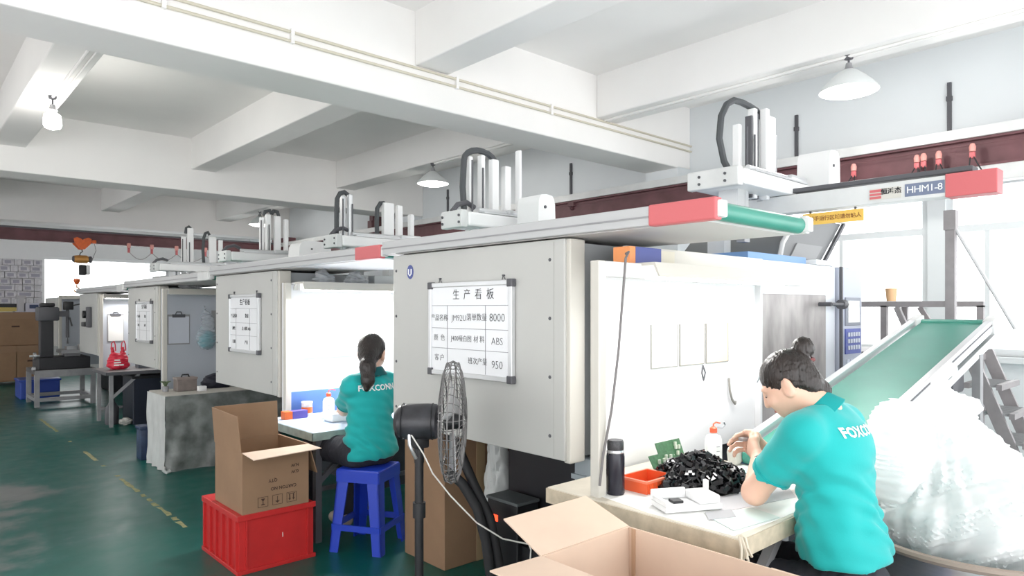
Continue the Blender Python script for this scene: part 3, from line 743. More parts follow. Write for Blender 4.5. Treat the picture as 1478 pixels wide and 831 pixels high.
part(cp, 'screen_bezel', bx(4.46, 4.70, 1.752, 1.762, 1.29, 1.47, .004), mat('bezel_grey', (.25, .27, .32), .5), smooth=False)
part(cp, 'screen', bx(4.49, 4.67, 1.748, 1.754, 1.31, 1.45), mat('screen_glass', (.70, .71, .70), .2), smooth=False)
part(cp, 'keypad', bx(4.46, 4.70, 1.752, 1.762, 1.11, 1.27), mat('keypad_blue', (.10, .13, .42), .5), smooth=False)
key = None
for r in range(3):
    for c in range(5):
        if key is None:
            key = part(cp, 'key', bx(-.013, .013, -.004, 0, -.013, .013), mat('pale_key', (.62, .65, .75), .5), world=False, smooth=False)
        else: key = copy_part(key, cp)
        key.location = Vector((4.50+c*.04, 1.751, 1.15+r*.042)) - ORG[cp.name]
for r in range(2):
    for c in range(4):
        k2 = copy_part(key, cp); k2.location = Vector((4.51+c*.05, 1.759, 1.00+r*.06)) - ORG[cp.name]; k2.scale = (1.5, 1, 1.2)
part(m2, 'navy_column', B().prism([(4.80, .8), (4.86, .8), (5.0, .8), (5.0, 1.33), (4.86, 1.36), (4.80, 1.36)], 1.9, 2.2), M_NAVY, smooth=False)
part(m2, 'chute_hood', B().prism([(4.05, 1.68), (4.10, 1.80), (4.22, 1.90), (4.42, 1.97), (4.70, 2.0), (5.0, 2.0), (4.62, 1.68)], 2.0, 2.7), mat('hood_grey', (.19, .195, .20), .5))
part(m2, 'chute_lip', B().tube([(4.03, 1.985, 1.67), (4.09, 1.985, 1.81), (4.21, 1.985, 1.915), (4.41, 1.985, 1.985), (4.70, 1.985, 2.015), (5.0, 1.985, 2.015)], .016, 8), M_OFFW)
part(m2, 'chute_edge', bx(-.012, .012, -.01, .01, -.25, .25, M=Matrix.Translation((4.83, 1.985, 1.84)) @ Matrix.Rotation(R(49), 4, 'Y')), M_DGREY, smooth=False)
part(m2, 'chute_window', B().prism([(4.2, 1.72), (4.56, 1.72), (4.68, 1.82), (4.30, 1.82)], 1.99, 2.0), mat('hood_panel', (.26, .265, .27), .5), smooth=False)
part(m2, 'roof_flange', bx(4.05, 4.35, 1.76, 2.0, 1.662, 1.69), M_WHITE, smooth=False)

# ---------------------------------------------------------------- whiteboards
def whiteboard(y0, y1, z0, z1, label, rows):
    t = thing('whiteboard', label, 'whiteboard', (X0-.015, (y0+y1)/2, z0), 'production whiteboards on the machine panels')
    xs = X0-.018
    part(t, 'board', bx(xs, X0-.004, y0+.02, y1-.02, z0+.02, z1-.02), mat('whiteboard_enamel', (.80, .81, .83), .22), smooth=False)
    for (a, c, e, f) in ((y0, y1, z1-.022, z1), (y0, y1, z0, z0+.022), (y0, y0+.022, z0+.022, z1-.022), (y1-.022, y1, z0+.022, z1-.022)):
        part(t, 'frame_bar', bx(xs-.008, X0-.003, a, c, e, f, .003), M_ALU, smooth=False)
    for (yy, zz) in ((y0, z0), (y0, z1), (y1, z0), (y1, z1)):
        part(t, 'frame_corner', bx(xs-.011, X0-.002, yy-.004 if yy == y0 else yy-.03, yy+.03 if yy == y0 else yy+.004, zz-.004 if zz == z0 else zz-.03, zz+.03 if zz == z0 else zz+.004, .004), M_DGREY, smooth=False)
    for f in (.12, .88):
        part(t, 'hanger', B().tube([(X0-.005, y0+(y1-y0)*f-.012, z1), (X0-.008, y0+(y1-y0)*f, z1+.02), (X0-.005, y0+(y1-y0)*f+.012, z1)], .002, 6).cyl((X0-.012, y0+(y1-y0)*f, z1+.02), (X0, y0+(y1-y0)*f, z1+.02), .004, seg=8), M_DGREY)
    w = y1-y0-.044; h = z1-z0-.044; ya = y1-.022; za = z1-.022
    xi = xs-.0012
    lb = B()
    for fz in (.22, .49, .73): lb.box(xi, xs, y0+.024, y1-.024, za-h*fz-.001, za-h*fz+.001)
    for fy in (.22, .72): lb.box(xi, xs, ya-w*fy-.001, ya-w*fy+.001, z0+.024, za-h*.22)
    part(t, 'ruled_lines', lb, mat('faint_ink', (.22, .22, .24), .7), smooth=False)
    ms = []
    for (s, fy, fz, size, bold) in rows:
        part(t, 'handwriting', text_mesh(s, size, (xi, ya-w*fy, za-h*fz), (0, -1, 0), (0, 0, 1), depth=.0003, bold=bold), M_INK, smooth=False)
    return t
whiteboard(2.11, 2.71, 1.085, 1.522, 'large production whiteboard with handwriting on the nearest machine panel', [
    ('生  产  看  板', .56, .10, .052, -.0004), ('产品名称', .11, .37, .034, -.0004), ('JM92U', .38, .37, .040, -.0008), ('落单数量', .61, .36, .036, -.0004), ('8000', .86, .36, .052, -.001),
    ('颜  色', .11, .61, .034, -.0004), ('J400哑白图', .41, .61, .032, -.0004), ('材 料', .64, .61, .034, -.0004), ('ABS', .86, .62, .046, -.001),
    ('客 户', .11, .85, .034, -.0004), ('班次产量', .62, .86, .034, -.0004), ('950', .86, .88, .050, -.001)])
whiteboard(4.78, 5.35, 1.072, 1.505, 'whiteboard with faded rows of writing, left of the glaring booth', [
    ('生产看板', .55, .10, .05, 0), ('产品名称', .14, .36, .03, 0), ('数量', .62, .36, .034, 0), ('颜色', .14, .6, .03, 0), ('白  材料 ABS', .6, .6, .03, 0), ('日期', .14, .86, .03, 0), ('产量', .6, .86, .03, 0)])
whiteboard(7.48, 8.05, 1.05, 1.475, 'small distant whiteboard left of the hanging clipboard', [
    ('生产看板', .55, .10, .05, 0), ('产品名称', .14, .36, .03, 0), ('数量', .62, .36, .034, 0), ('颜色', .14, .6, .03, 0), ('材料', .6, .6, .03, 0)])
# dark switch box on the far panel
sb = thing('switch_box', 'dark switch box on the grey panel above the drill bench', 'switch box', (1.94, 10.5, 1.1))
part(sb, 'box', bx(1.90, 1.95, 10.3, 10.42, 1.15, 1.42, .01), M_DGREY)
part(sb, 'dial', B().cyl((1.87, 10.45, 1.32), (1.95, 10.45, 1.32), .05), M_BLACK)
part(sb, 'lever', bx(1.88, 1.95, 10.42, 10.6, 1.16, 1.22, .008), M_BLACK)

# ================================================================ NEAR WORK TABLE
def work_table(x0, x1, y0, y1, z, label, top_m, edge_m, leg_m, th=.035):
    t = thing('work_table', label, 'table', ((x0+x1)/2, (y0+y1)/2, 0), 'work tables in the booths')
    part(t, 'table_top', bx(x0, x1, y0, y1, z-th, z, .006), top_m, smooth=False)
    part(t, 'edge_band', B().box(x0-.004, x0, y0-.004, y1, z-th-.006, z-.004).box(x0-.004, x1, y0-.004, y0, z-th-.006, z-.004), edge_m, smooth=False)
    for (x, y) in ((x0+.06, y0+.06), (x1-.06, y0+.06), (x0+.06, y1-.06), (x1-.06, y1-.06)):
        part(t, 'leg', bx(x-.02, x+.02, y-.02, y+.02, 0, z-th), leg_m, smooth=False)
    part(t, 'brace', B().bar((x0+.06, y0+.06, z-.32), (x0+.36, y0+.06, z-th-.01), .03), leg_m, smooth=False)
    part(t, 'back_rail', B().bar((x0+.06, y1-.06, .15), (x1-.06, y1-.06, .15), .03), leg_m, smooth=False)
    return t
t1 = work_table(1.755, 2.62, .975, 1.735, .755, 'near work table spread with white paper, under the seated worker\'s arms', mat('table_board', (.62, .57, .48), .6, var=.1, scale=8), mat('taped_board_edge', (.52, .44, .33), .7, var=.2, scale=25), M_GREY, .05)
def sheet(name, pts, z, m, label, cat, th=.0012, group=None):
    b = B().prism(pts, z, z+th, 'z'); cx = sum(p[0] for p in pts)/len(pts); cy = sum(p[1] for p in pts)/len(pts)
    return solo(name, b, m, label, cat, (cx, cy, z), group, smooth=False)
sheet('paper_cover', [(1.765, 1.0), (2.05, .985), (2.6, .99), (2.6, 1.5), (2.03, 1.70), (1.80, 1.52), (1.765, 1.3)], .7551, M_PAPER, 'white paper spread over the near work table', 'paper')
sheet('plastic_mat', [(1.93, 1.14), (2.28, 1.06), (2.50, 1.22), (2.16, 1.30)], .7565, mat('grey_sheet', (.55, .55, .58), .4), 'glossy grey plastic sheet beside the black parts heap', 'mat')
sheet('paper_strip', [(1.80, 1.02), (2.02, .99), (2.05, 1.10), (1.86, 1.14)], .7578, mat('pale_mint_paper', (.66, .76, .73), .7), 'pale mint paper at the front corner of the near table', 'paper')
sheet('scrap_paper', [(1.83, 1.12), (1.92, 1.08), (1.98, 1.13), (1.89, 1.17)], .7592, mat('grey_paper', (.45, .45, .47), .8), 'small grey scrap of paper by the white foam tray', 'paper')
sheet('green_card', [(2.24, 1.33), (2.5, 1.28), (2.55, 1.38), (2.30, 1.42)], .7578, mat('mint_card', (.38, .62, .54), .7), 'mint green card right of the black parts heap', 'card')
# torn tape at the table corner
b = B()
for k in range(7):
    x = 1.75+rnd.uniform(-.004, .03); y = .968+rnd.uniform(-.004, .02)
    b.tube([(x, y, .758), (x-.008+rnd.uniform(-.01, .01), y-.012, .735), (x+rnd.uniform(-.015, .015), y-.012, .70+rnd.uniform(-.02, .01))], .004, 5)
part(t1, 'frayed_tape', b, mat('dirty_tape', (.60, .54, .44), .7))

# thermos flask
fx, fy, z0 = 1.862, 1.505, .7565
t = thing('thermos_flask', 'black thermos flask standing beside the cream booth post', 'flask', (fx, fy, z0))
part(t, 'bottle_body', B().lathe([(0, 0), (.030, 0), (.032, .005), (.032, .13), (.030, .142), (0, .144)], (fx, fy, z0), 24), mat('gloss_black_flask', (.015, .015, .025), .25))
part(t, 'collar', B().lathe([(.029, .142), (.031, .146), (.029, .153), (0, .153)], (fx, fy, z0), 24), M_STEEL)
part(t, 'cap', B().lathe([(0, .152), (.028, .152), (.029, .158), (.029, .180), (.026, .187), (0, .188)], (fx, fy, z0), 20), mat('ribbed_black_cap', (.04, .04, .045), .4, var=.5, scale=150))
# red bin
t = thing('parts_bin', 'small open red plastic bin beside the black flask', 'bin', (2.0, 1.478, .7565))
x0, x1, y0, y1, z0, z1 = 1.927, 2.085, 1.42, 1.535, .7565, .802
part(t, 'bin_walls', B().box(x0, x1, y0, y0+.004, z0, z1).box(x0, x1, y1-.004, y1, z0, z1).box(x0, x0+.004, y0+.004, y1-.004, z0, z1).box(x1-.004, x1, y0+.004, y1-.004, z0, z1), mat('orange_red_plastic', (.80, .12, .035), .4), smooth=False)
part(t, 'bin_floor', bx(x0+.004, x1-.004, y0+.004, y1-.004, z0, z0+.004), MATS['orange_red_plastic'], smooth=False)
part(t, 'bin_rim', B().box(x0-.006, x1+.006, y0-.006, y0+.001, z1-.008, z1).box(x0-.006, x1+.006, y1-.001, y1+.006, z1-.008, z1).box(x0-.006, x0+.001, y0, y1, z1-.008, z1).box(x1-.001, x1+.006, y0, y1, z1-.008, z1), mat('pale_red_rim', (.85, .22, .12), .4), smooth=False)
for k in range(7):
    part(t, 'rib', bx(x0+.012+k*.022, x0+.016+k*.022, y0-.003, y0, z0, z1-.008), MATS['orange_red_plastic'], smooth=False)
# circuit boards leaning on the wall
M_PCB = mat('circuit_board_green', (.04, .135, .055), .45, var=.35, scale=70)
for (xa, xb, yy, zt, lab) in ((2.175, 2.335, 1.585, .825, 'lower green circuit board leaning behind the red bin'), (2.28, 2.45, 1.63, .855, 'taller green circuit board leaning against the booth wall')):
    t = thing('circuit_board', lab, 'circuit board', ((xa+xb)/2, yy, .757), 'green circuit boards')
    part(t, 'board', B().slab([(xa, yy-.03, .757), (xb, yy-.03, .757), (xb, yy+.01, zt), (xa, yy+.01, zt)], .0025), M_PCB, smooth=False)
    b = B()
    for k in range(6):
        x = xa+.02+rnd.random()*(xb-xa-.04); f = rnd.uniform(.3, .85); z = .757+(zt-.757)*f; y = yy-.03+.04*f
        b.box(x-.006, x+.006, y-.009, y-.002, z-.008, z+.008)
    part(t, 'component', b, mat('component_pale', (.55, .6, .5), .5), smooth=False)
# heap of black parts
hc = (2.19, 1.385)
def heap_h(x, y):
    r = math.hypot((x-hc[0])/.205, (y-hc[1])/.165); return max(0, 1-r)**.75*.108
bm = bmesh.new()
g = {}
N = 28
for i in range(N+1):
    for j in range(N+1):
        x = hc[0]-.22+.44*i/N; y = hc[1]-.18+.36*j/N
        g[i, j] = bm.verts.new((x, y, .757+max(0, heap_h(x, y)-.010)))
for i in range(N):
    for j in range(N):
        q = (g[i, j], g[i+1, j], g[i+1, j+1], g[i, j+1])
        if max(v.co.z for v in q) > .7575: bm.faces.new(q)
bmesh.ops.delete(bm, geom=[v for v in bm.verts if not v.link_faces], context='VERTS')
hb = B(); hb.bm.free(); hb.bm = bm
solo('parts_heap', hb, M_BLACK, 'core of the heap of black plastic parts', 'parts heap', (hc[0], hc[1], .757), kind='stuff')
def clip_mesh(kind):
    b = B()
    if kind == 0: b.box(-.017, .017, -.010, .010, -.004, .004).box(-.017, -.011, -.010, .010, .004, .016).box(.011, .017, -.010, .010, .004, .012)
    elif kind == 1: b.box(-.013, .013, -.013, -.008, -.008, .008).box(-.013, .013, .008, .013, -.008, .008).box(-.013, -.008, -.008, .008, -.008, .008)
    else: b.box(-.020, .020, -.006, .006, -.006, .006).box(-.006, .006, -.006, .006, .006, .016)
    me = bpy.data.meshes.new('plastic_clip'); b.bm.to_mesh(me); b.bm.free(); me.materials.append(mat('gloss_black_plastic', (.012, .012, .014), .22)); return me
clips = [clip_mesh(k) for k in range(3)]
pos = []; tries = 0
while len(pos) < 210 and tries < 9000:
    tries += 1
    x = hc[0]+rnd.uniform(-.205, .205); y = hc[1]+rnd.uniform(-.165, .165); h = heap_h(x, y)
    if h < .006 and rnd.random() > .1: continue
    if math.hypot((x-hc[0])/.215, (y-hc[1])/.175) > 1: continue
    if 1.915 < x < 2.10 and 1.41 < y < 1.55: continue
    if any((x-p[0])**2 + (y-p[1])**2 < .0155**2 for p in pos): continue
    pos.append((x, y, h))
for n_, (x, y, h) in enumerate(pos):
    o = bpy.data.objects.new('plastic_clip', clips[n_ % 3]); COL.objects.link(o)
    o.location = (x, y, .757+h+.006); o.rotation_euler = (rnd.uniform(-.7, .7), rnd.uniform(-.7, .7), rnd.uniform(0, 6.28))
    o['label'] = 'small glossy black plastic clip in the heap on the near table'; o['category'] = 'plastic part'; o['group'] = 'black plastic clips heaped on the near table'
# white foam tray
tr = thing('foam_tray', 'white moulded foam tray lying in front of the red bin', 'tray', (1.90, 1.245, .7595))
tr.rotation_euler = (0, 0, R(-28))
part(tr, 'tray_base', bx(-.10, .10, -.055, .055, 0, .018, .004), M_WHITE, world=False)
part(tr, 'raised_block', bx(.02, .095, -.05, .05, .018, .045, .006), M_WHITE, world=False)
part(tr, 'side_wall', B().box(-.10, .02, .04, .055, .018, .05, .003).box(-.10, -.085, -.055, .04, .018, .034, .003), M_WHITE, world=False)
part(tr, 'peg', bx(.088, .10, .03, .05, .03, .072, .002), M_WHITE, world=False)
part(tr, 'black_insert', bx(-.055, -.02, -.02, .015, .018, .026), M_BLACK, world=False, label='black part lying in the tray')
# graduated bottle with red cap
def squeeze_bottle(x, y, z, s, label, capc, neck=True):
    t = thing('squeeze_bottle', label, 'bottle', (x, y, z))
    part(t, 'bottle_body', B().lathe([(0, 0), (.034*s, 0), (.037*s, .006*s), (.037*s, .105*s), (.030*s, .122*s), (.013*s, .13*s), (.012*s, .138*s), (0, .139*s)], (x, y, z), 20), film_material('milky_bottle_%d' % int(x*100), (.86, .87, .87), .12, .3, .3))
    part(t, 'cap', B().lathe([(0, .136*s), (.016*s, .136*s), (.016*s, .155*s), (.007*s, .162*s), (0, .163*s)], (x, y, z), 16), capc)
    part(t, 'nozzle', B().tube([(x, y, z+.158*s), (x, y, z+.172*s), (x+.02*s, y, z+.178*s), (x+.045*s, y-.005, z+.172*s)], .0035*s, 6), capc)
    for k in range(3):
        part(t, 'graduation', B().tube([(x-.0375*s*math.cos(a), y-.0375*s*math.sin(a), z+(.04+.02*k)*s) for a in (.9, 1.1, 1.3)], .0009, 5), M_INK)
    return t
squeeze_bottle(2.52, 1.52, .757, .95, 'milky graduated bottle with red cap against the near booth wall', mat('cap_red', (.75, .12, .05), .4))
# cards, wires and cable on the booth wall
for (xa, xb, m, lab) in ((2.40, 2.60, mat('white_card', (.70, .70, .70), .7), 'white card pinned leftmost on the near booth wall'), (2.615, 2.815, mat('cream_card', (.68, .58, .46), .7), 'cream card pinned in the middle of the near booth wall'), (2.83, 3.03, mat('peach_card', (.70, .53, .38), .7), 'peach card pinned rightmost on the near booth wall')):
    t = thing('wall_card', lab, 'card', ((xa+xb)/2, 1.748, 1.145), 'cards pinned on the near booth wall')
    part(t, 'card', bx(xa+.004, xb-.004, 1.746, 1.75, 1.145, 1.33), m, smooth=False)
    part(t, 'sleeve_edge', B().box(xa, xa+.004, 1.744, 1.75, 1.14, 1.33).box(xb-.004, xb, 1.744, 1.75, 1.14, 1.33).box(xa+.004, xb-.004, 1.744, 1.75, 1.14, 1.145), mat('sleeve_edge_grey', (.22, .22, .20), .5), smooth=False)
solo('hanging_clip', B().tube([(2.80, 1.742, 1.135), (2.785, 1.74, 1.10), (2.80, 1.74, 1.065), (2.815, 1.74, 1.10), (2.80, 1.742, 1.13)], .004, 6), M_DGREY, 'small dark wire clip hanging below the peach card', 'clip', (2.80, 1.742, 1.065))
solo('hanging_strap', B().tube([(3.03, 1.742, 1.06), (3.025, 1.735, 1.0), (3.045, 1.735, .955), (3.075, 1.735, .93), (3.085, 1.738, .94)], .006, 6), mat('grey_strap', (.25, .24, .22), .6), 'grey strap hanging on the right of the near booth wall', 'strap', (3.05, 1.74, .93))
solo('wall_hook', B().tube([(2.80+.13, 1.745, .83), (2.93, 1.72, .83), (2.945, 1.715, .845), (2.93, 1.712, .86)], .004, 6), M_STEEL, 'small steel hook low on the near booth wall', 'hook', (2.93, 1.74, .83))
solo('power_cable', B().tube([(1.99, 1.56, 1.60), (1.93, 1.50, 1.60), (1.885, 1.478, 1.575), (1.865, 1.474, 1.45), (1.85, 1.482, 1.25), (1.825, 1.492, 1.05), (1.79, 1.50, .90), (1.772, 1.50, .80)], .0045, 6), mat('grey_cable', (.16, .15, .15), .6),
     'thin dark power cable hanging down the cream booth post', 'cable', (1.85, 1.49, .8))
t = thing('small_carton', 'blue and orange carton lying on top of the near booth', 'carton', (2.14, 1.62, 1.566))
part(t, 'carton_body', bx(2.075, 2.24, 1.58, 1.66, 1.566, 1.634, .002), mat('carton_blue', (.07, .09, .30), .5), smooth=False)
part(t, 'orange_end', bx(2.04, 2.075, 1.58, 1.66, 1.566, 1.634, .002), mat('carton_orange', (.80, .30, .10), .5), smooth=False)
solo('cream_carton', bx(2.25, 2.36, 1.60, 1.66, 1.566, 1.63, .002), mat('cream_carton', (.74, .70, .58), .6), 'cream carton right of the blue one on the near booth', 'carton', (2.3, 1.63, 1.566))

# ================================================================ OPEN CARTON IN THE FOREGROUND
x0, x1, y0, y1, zt = 1.268, 1.640, .52, 1.275, .745
t = thing('open_carton', 'large open cardboard carton with spread flaps in the foreground', 'carton', ((x0+x1)/2, (y0+y1)/2, 0))
for (a, c, e, f, nm) in ((x0, x1, y1-.005, y1, 'far'), (x0, x1, y0, y0+.005, 'near'), (x0, x0+.005, y0+.005, y1-.005, 'left'), (x1-.005, x1, y0+.005, y1-.005, 'right')):
    part(t, 'wall', bx(a, c, e, f, 0, zt), M_CARTONL, smooth=False)
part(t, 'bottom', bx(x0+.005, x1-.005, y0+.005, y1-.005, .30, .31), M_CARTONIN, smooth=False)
part(t, 'flap', B().slab([(x0, y1, zt+.002), (x1, y1, zt+.002), (x1, y1+.17, zt+.057), (x0+.02, y1+.17, zt+.057)], .004), M_CARTONL, smooth=False)
part(t, 'flap', B().slab([(x0, y0, zt+.002), (x0, y1, zt+.002), (x0-.165, y1+.015, zt+.002), (x0-.165, y0, zt+.002)], .004), M_CARTONL, smooth=False)
part(t, 'flap', B().slab([(x1, y1-.45, zt+.002), (x1, y0, zt+.002), (x1+.08, y0+.0, zt-.16), (x1+.08, y1-.49, zt-.16)], .004), M_CARTONL, smooth=False)
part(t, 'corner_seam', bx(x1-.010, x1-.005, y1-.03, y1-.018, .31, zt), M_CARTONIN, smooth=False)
gm = sdf_mesh([('e', (1.40, 1.10, .40), (.10, .11, .085), None), ('e', (1.50, 1.17, .42), (.09, .08, .07), None), ('e', (1.54, 1.0, .39), (.08, .1, .07), None), ('e', (1.38, .9, .38), (.09, .1, .06), None)], .01, .03,
              disp=lambda X, Y, Z: .006*np.sin(60*X+20*np.sin(30*Y))*np.sin(55*Y+30*Z))
solo('packing_bag', gm, M_BAGW, 'crumpled clear bag at the bottom of the foreground carton', 'bag', (1.45, 1.05, .312))

# ================================================================ INCLINED CONVEYOR
cv = thing('inclined_conveyor', 'inclined green belt conveyor with aluminium side rails, right of the seated worker', 'conveyor', (3.7, 1.25, 0))
P0, P1 = Vector((2.62, 0, .815)), Vector((4.80, 0, 1.315))
dv = (P1-P0).normalized(); nv = Vector((-dv.z, 0, dv.x))
YA, YB2 = 1.055, 1.455
def cpt(s, y, n=0): p = P0 + dv*s + nv*n; return (p.x, y, p.z)
Lc = (P1-P0).length
part(cv, 'belt', B().slab([cpt(0, YA+.03), cpt(Lc, YA+.03), cpt(Lc, YB2-.03), cpt(0, YB2-.03)], .01), M_BELT, smooth=False)
for y in (YA, YB2):
    part(cv, 'side_rail', B().bar(cpt(-.02, y, -.005), cpt(Lc+.02, y, -.005), .035, .07, bev=.004), M_ALU, smooth=False)
    part(cv, 'rail_slot', B().bar(cpt(.0, y+(-.0185 if y == YA else .0185), .005), cpt(Lc, y+(-.0185 if y == YA else .0185), .005), .003, .008), M_DGREY, smooth=False)
    part(cv, 'head_bearing', B().bar(cpt(Lc-.08, y, -.01), cpt(Lc+.06, y, -.01), .06, .085, bev=.008), M_OFFW)
    part(cv, 'tail_bearing', B().bar(cpt(-.08, y, -.01), cpt(.06, y, -.01), .05, .08, bev=.02), M_TRIM)
    part(cv, 'lower_rail', B().bar(cpt(.3, y, -.09), cpt(Lc, y, -.09), .03, .045), M_ALU, smooth=False)
part(cv, 'head_roller', B().cyl(cpt(Lc+.01, YA+.03, -.02), cpt(Lc+.01, YB2-.03, -.02), .035), M_BELT)
part(cv, 'tail_roller', B().cyl(cpt(-.01, YA+.03, -.02), cpt(-.01, YB2-.03, -.02), .035), M_BELT)
for (s, yy) in ((1.9, YA), (1.9, YB2), (.35, YB2)):
    p = cpt(s, yy, -.1)
    part(cv, 'leg', bx(p[0]-.03, p[0]+.03, yy-.02, yy+.02, 0, p[2]), M_GREY, smooth=False)
part(cv, 'leg_brace', B().bar((4.45, YA, .5), (4.45, YB2, .5), .04), M_GREY, smooth=False)
part(cv, 'drive_motor', B().box(4.25, 4.45, YA+.05, YA+.2, .93, 1.08, .02).cyl((4.2, YA+.12, 1.0), (4.1, YA+.12, .98), .05), M_DGREY)
# brown hose lying under the tail
solo('tail_hose', B().tube([(3.28, 1.60, .74), (3.15, 1.62, .735), (3.05, 1.60, .74), (3.12, 1.57, .76), (3.26, 1.58, .77)], .014, 8), M_DGREY, 'dark hose curled behind the conveyor tail', 'hose', (3.15, 1.6, .735))

# ================================================================ STEEL ACCESS PLATFORM
M_PLAT = mat('grey_brown_steel', (.30, .28, .285), .5, var=.12, scale=12)
pf = thing('access_platform', 'dark steel access platform with handrail and ladder behind the conveyor', 'platform', (5.25, 1.4, 0))
def bars(nm, lst, w, m=M_PLAT):
    for (a, c) in lst: part(pf, nm, B().bar(a, c, w), m, smooth=False)
bars('post', [((5.20, 1.37, 0), (5.20, 1.37, 2.02))], .055)
part(pf, 'post_cap', bx(5.165, 5.235, 1.335, 1.405, 1.92, 2.05), M_PLAT, smooth=False)
bars('post', [((5.20, 1.78, 0), (5.20, 1.78, 1.42)), ((5.20, 2.30, 0), (5.20, 2.30, 1.42)), ((5.62, 1.30, 0), (5.62, 1.30, 1.42)), ((5.62, 1.78, 0), (5.62, 1.78, 1.42)), ((5.45, .93, 0), (5.45, .93, 1.33))], .04)
bars('handrail', [((5.20, 1.36, 1.43), (5.20, 2.32, 1.43)), ((5.20, 1.78, 1.43), (5.62, 1.78, 1.43)), ((5.62, 1.28, 1.43), (5.62, 1.80, 1.43))], .04)
bars('brace', [((5.20, 1.70, 1.41), (5.20, 1.58, 1.12)), ((5.62, 1.68, 1.41), (5.62, 1.5, 1.1))], .035)
part(pf, 'tie_rod', B().cyl((5.20, 1.37, 1.98), (5.30, 1.04, 1.27), .012, seg=8), mat('pale_steel', (.55, .55, .56), .4))
part(pf, 'deck', bx(5.0, 5.66, 1.22, 2.3, 1.06, 1.10), M_PLAT, smooth=False)
for x in (5.0, 5.42):
    part(pf, 'ladder_stringer', B().bar((x, 1.22, 1.12), (x, .80, .02), .03, .07, up=(0, 1, 0)), M_PLAT, smooth=False)
for k in range(5):
    z = .92 - .17*k; y = 1.22 - (1.12-z)*(.42/1.10)
    st = part(pf, 'step', B().box(4.98, 5.44, y-.10, y-.07, z-.02, z+.015).box(4.98, 5.44, y+.07, y+.10, z-.02, z+.015), M_PLAT, smooth=False)
    for j in range(9):
        part(st, 'grating_bar', bx(5.0+j*.05, 5.008+j*.05, y-.07, y+.07, z-.005, z+.012), mat('grating_grey', (.4, .4, .41), .5), smooth=False)
solo('orange_cup', B().lathe([(0, 0), (.03, 0), (.038, .09), (.034, .09), (.028, .008), (0, .008)], (5.20, 1.735, 1.451), 16), mat('orange_cup', (.85, .52, .28), .5), 'small pale orange cup on the platform handrail', 'cup', (5.20, 1.735, 1.451))

# ================================================================ BARREL AND BIG PLASTIC BAG
bc = (2.80, .66)
t = thing('steel_drum', 'round steel drum under the big white plastic bag', 'drum', (*bc, 0))
part(t, 'drum_shell', B().lathe([(.36, 0), (.375, .01), (.375, .60), (.36, .61), (.35, .60), (.35, .015), (0, .012), (0, 0)], (*bc, 0), 40), M_STEEL)
part(t, 'drum_rim', B().tube([(bc[0]+.385*math.cos(a), bc[1]+.385*math.sin(a), .61) for a in [k*math.pi/24 for k in range(48)]], .014, 8, True), mat('brown_rim', (.30, .24, .20), .5))
pk = (bc[0]-.10, bc[1]+.09)
def bagdisp(X, Y, Z):
    a = np.arctan2(Y-pk[1], X-pk[0]+1e-6)
    return (.009*np.sin(9*a+6*np.sin(7*Z)) + .006*np.sin(23*a-14*Z) + .005*np.sin(40*X+18*np.sin(21*Z+11*Y)) + .003*np.sin(70*Z+30*Y)) * np.clip((1.25-Z)/.25, .3, 1)
bagm = sdf_mesh([('e', (bc[0]-.005, bc[1]+.005, .70), (.345, .335, .15), None, .06), ('c', (bc[0]-.03, bc[1]+.03, .72), (pk[0]+.01, pk[1]-.01, 1.02), .27, .085, .08),
                 ('c', (pk[0], pk[1], 1.04), (pk[0]+.005, pk[1]-.005, 1.15), .06, .018, .03), ('c', (pk[0]-.01, pk[1], 1.15), (pk[0]+.03, pk[1]-.03, 1.19), .014, .022, .02),
                 ('c', (pk[0]+.02, pk[1]-.02, 1.08), (pk[0]+.09, pk[1]-.07, 1.06), .02, .03, .03)], .009, .06, disp=bagdisp)
solo('plastic_bag', bagm, M_BAGW, 'big knotted white plastic bag bulging out of the steel drum', 'bag', (*bc, .62))
b2 = (bc[0]-.20, bc[1]+.18)
bag2 = sdf_mesh([('e', (b2[0], b2[1], .86), (.12, .11, .20), None, .05), ('e', (b2[0]+.02, b2[1], 1.00), (.11, .09, .075), None, .05)], .008, .05,
                disp=lambda X, Y, Z: .005*np.sin(45*X+22*np.sin(18*Z))+.004*np.sin(60*Y+25*Z))
solo('plastic_bag', bag2, M_BAGW, 'smaller milky plastic bag squeezed between the worker and the big bag', 'bag', (b2[0], b2[1], .65))
fill = sdf_mesh([('e', (bc[0]+rnd.uniform(-.2, .2), bc[1]+rnd.uniform(-.2, .2), .68+rnd.uniform(-.05, .12)), (rnd.uniform(.05, .09), rnd.uniform(.05, .09), rnd.uniform(.03, .06)), rotm(0, rnd.uniform(-.5, .5), rnd.uniform(0, 3))) for _ in range(40)], .012, .01)
solo('bagged_parts', fill, mat('greenish_parts', (.20, .30, .28), .5), 'greenish plastic parts inside the big white bag', 'parts', (*bc, .6), kind='stuff')

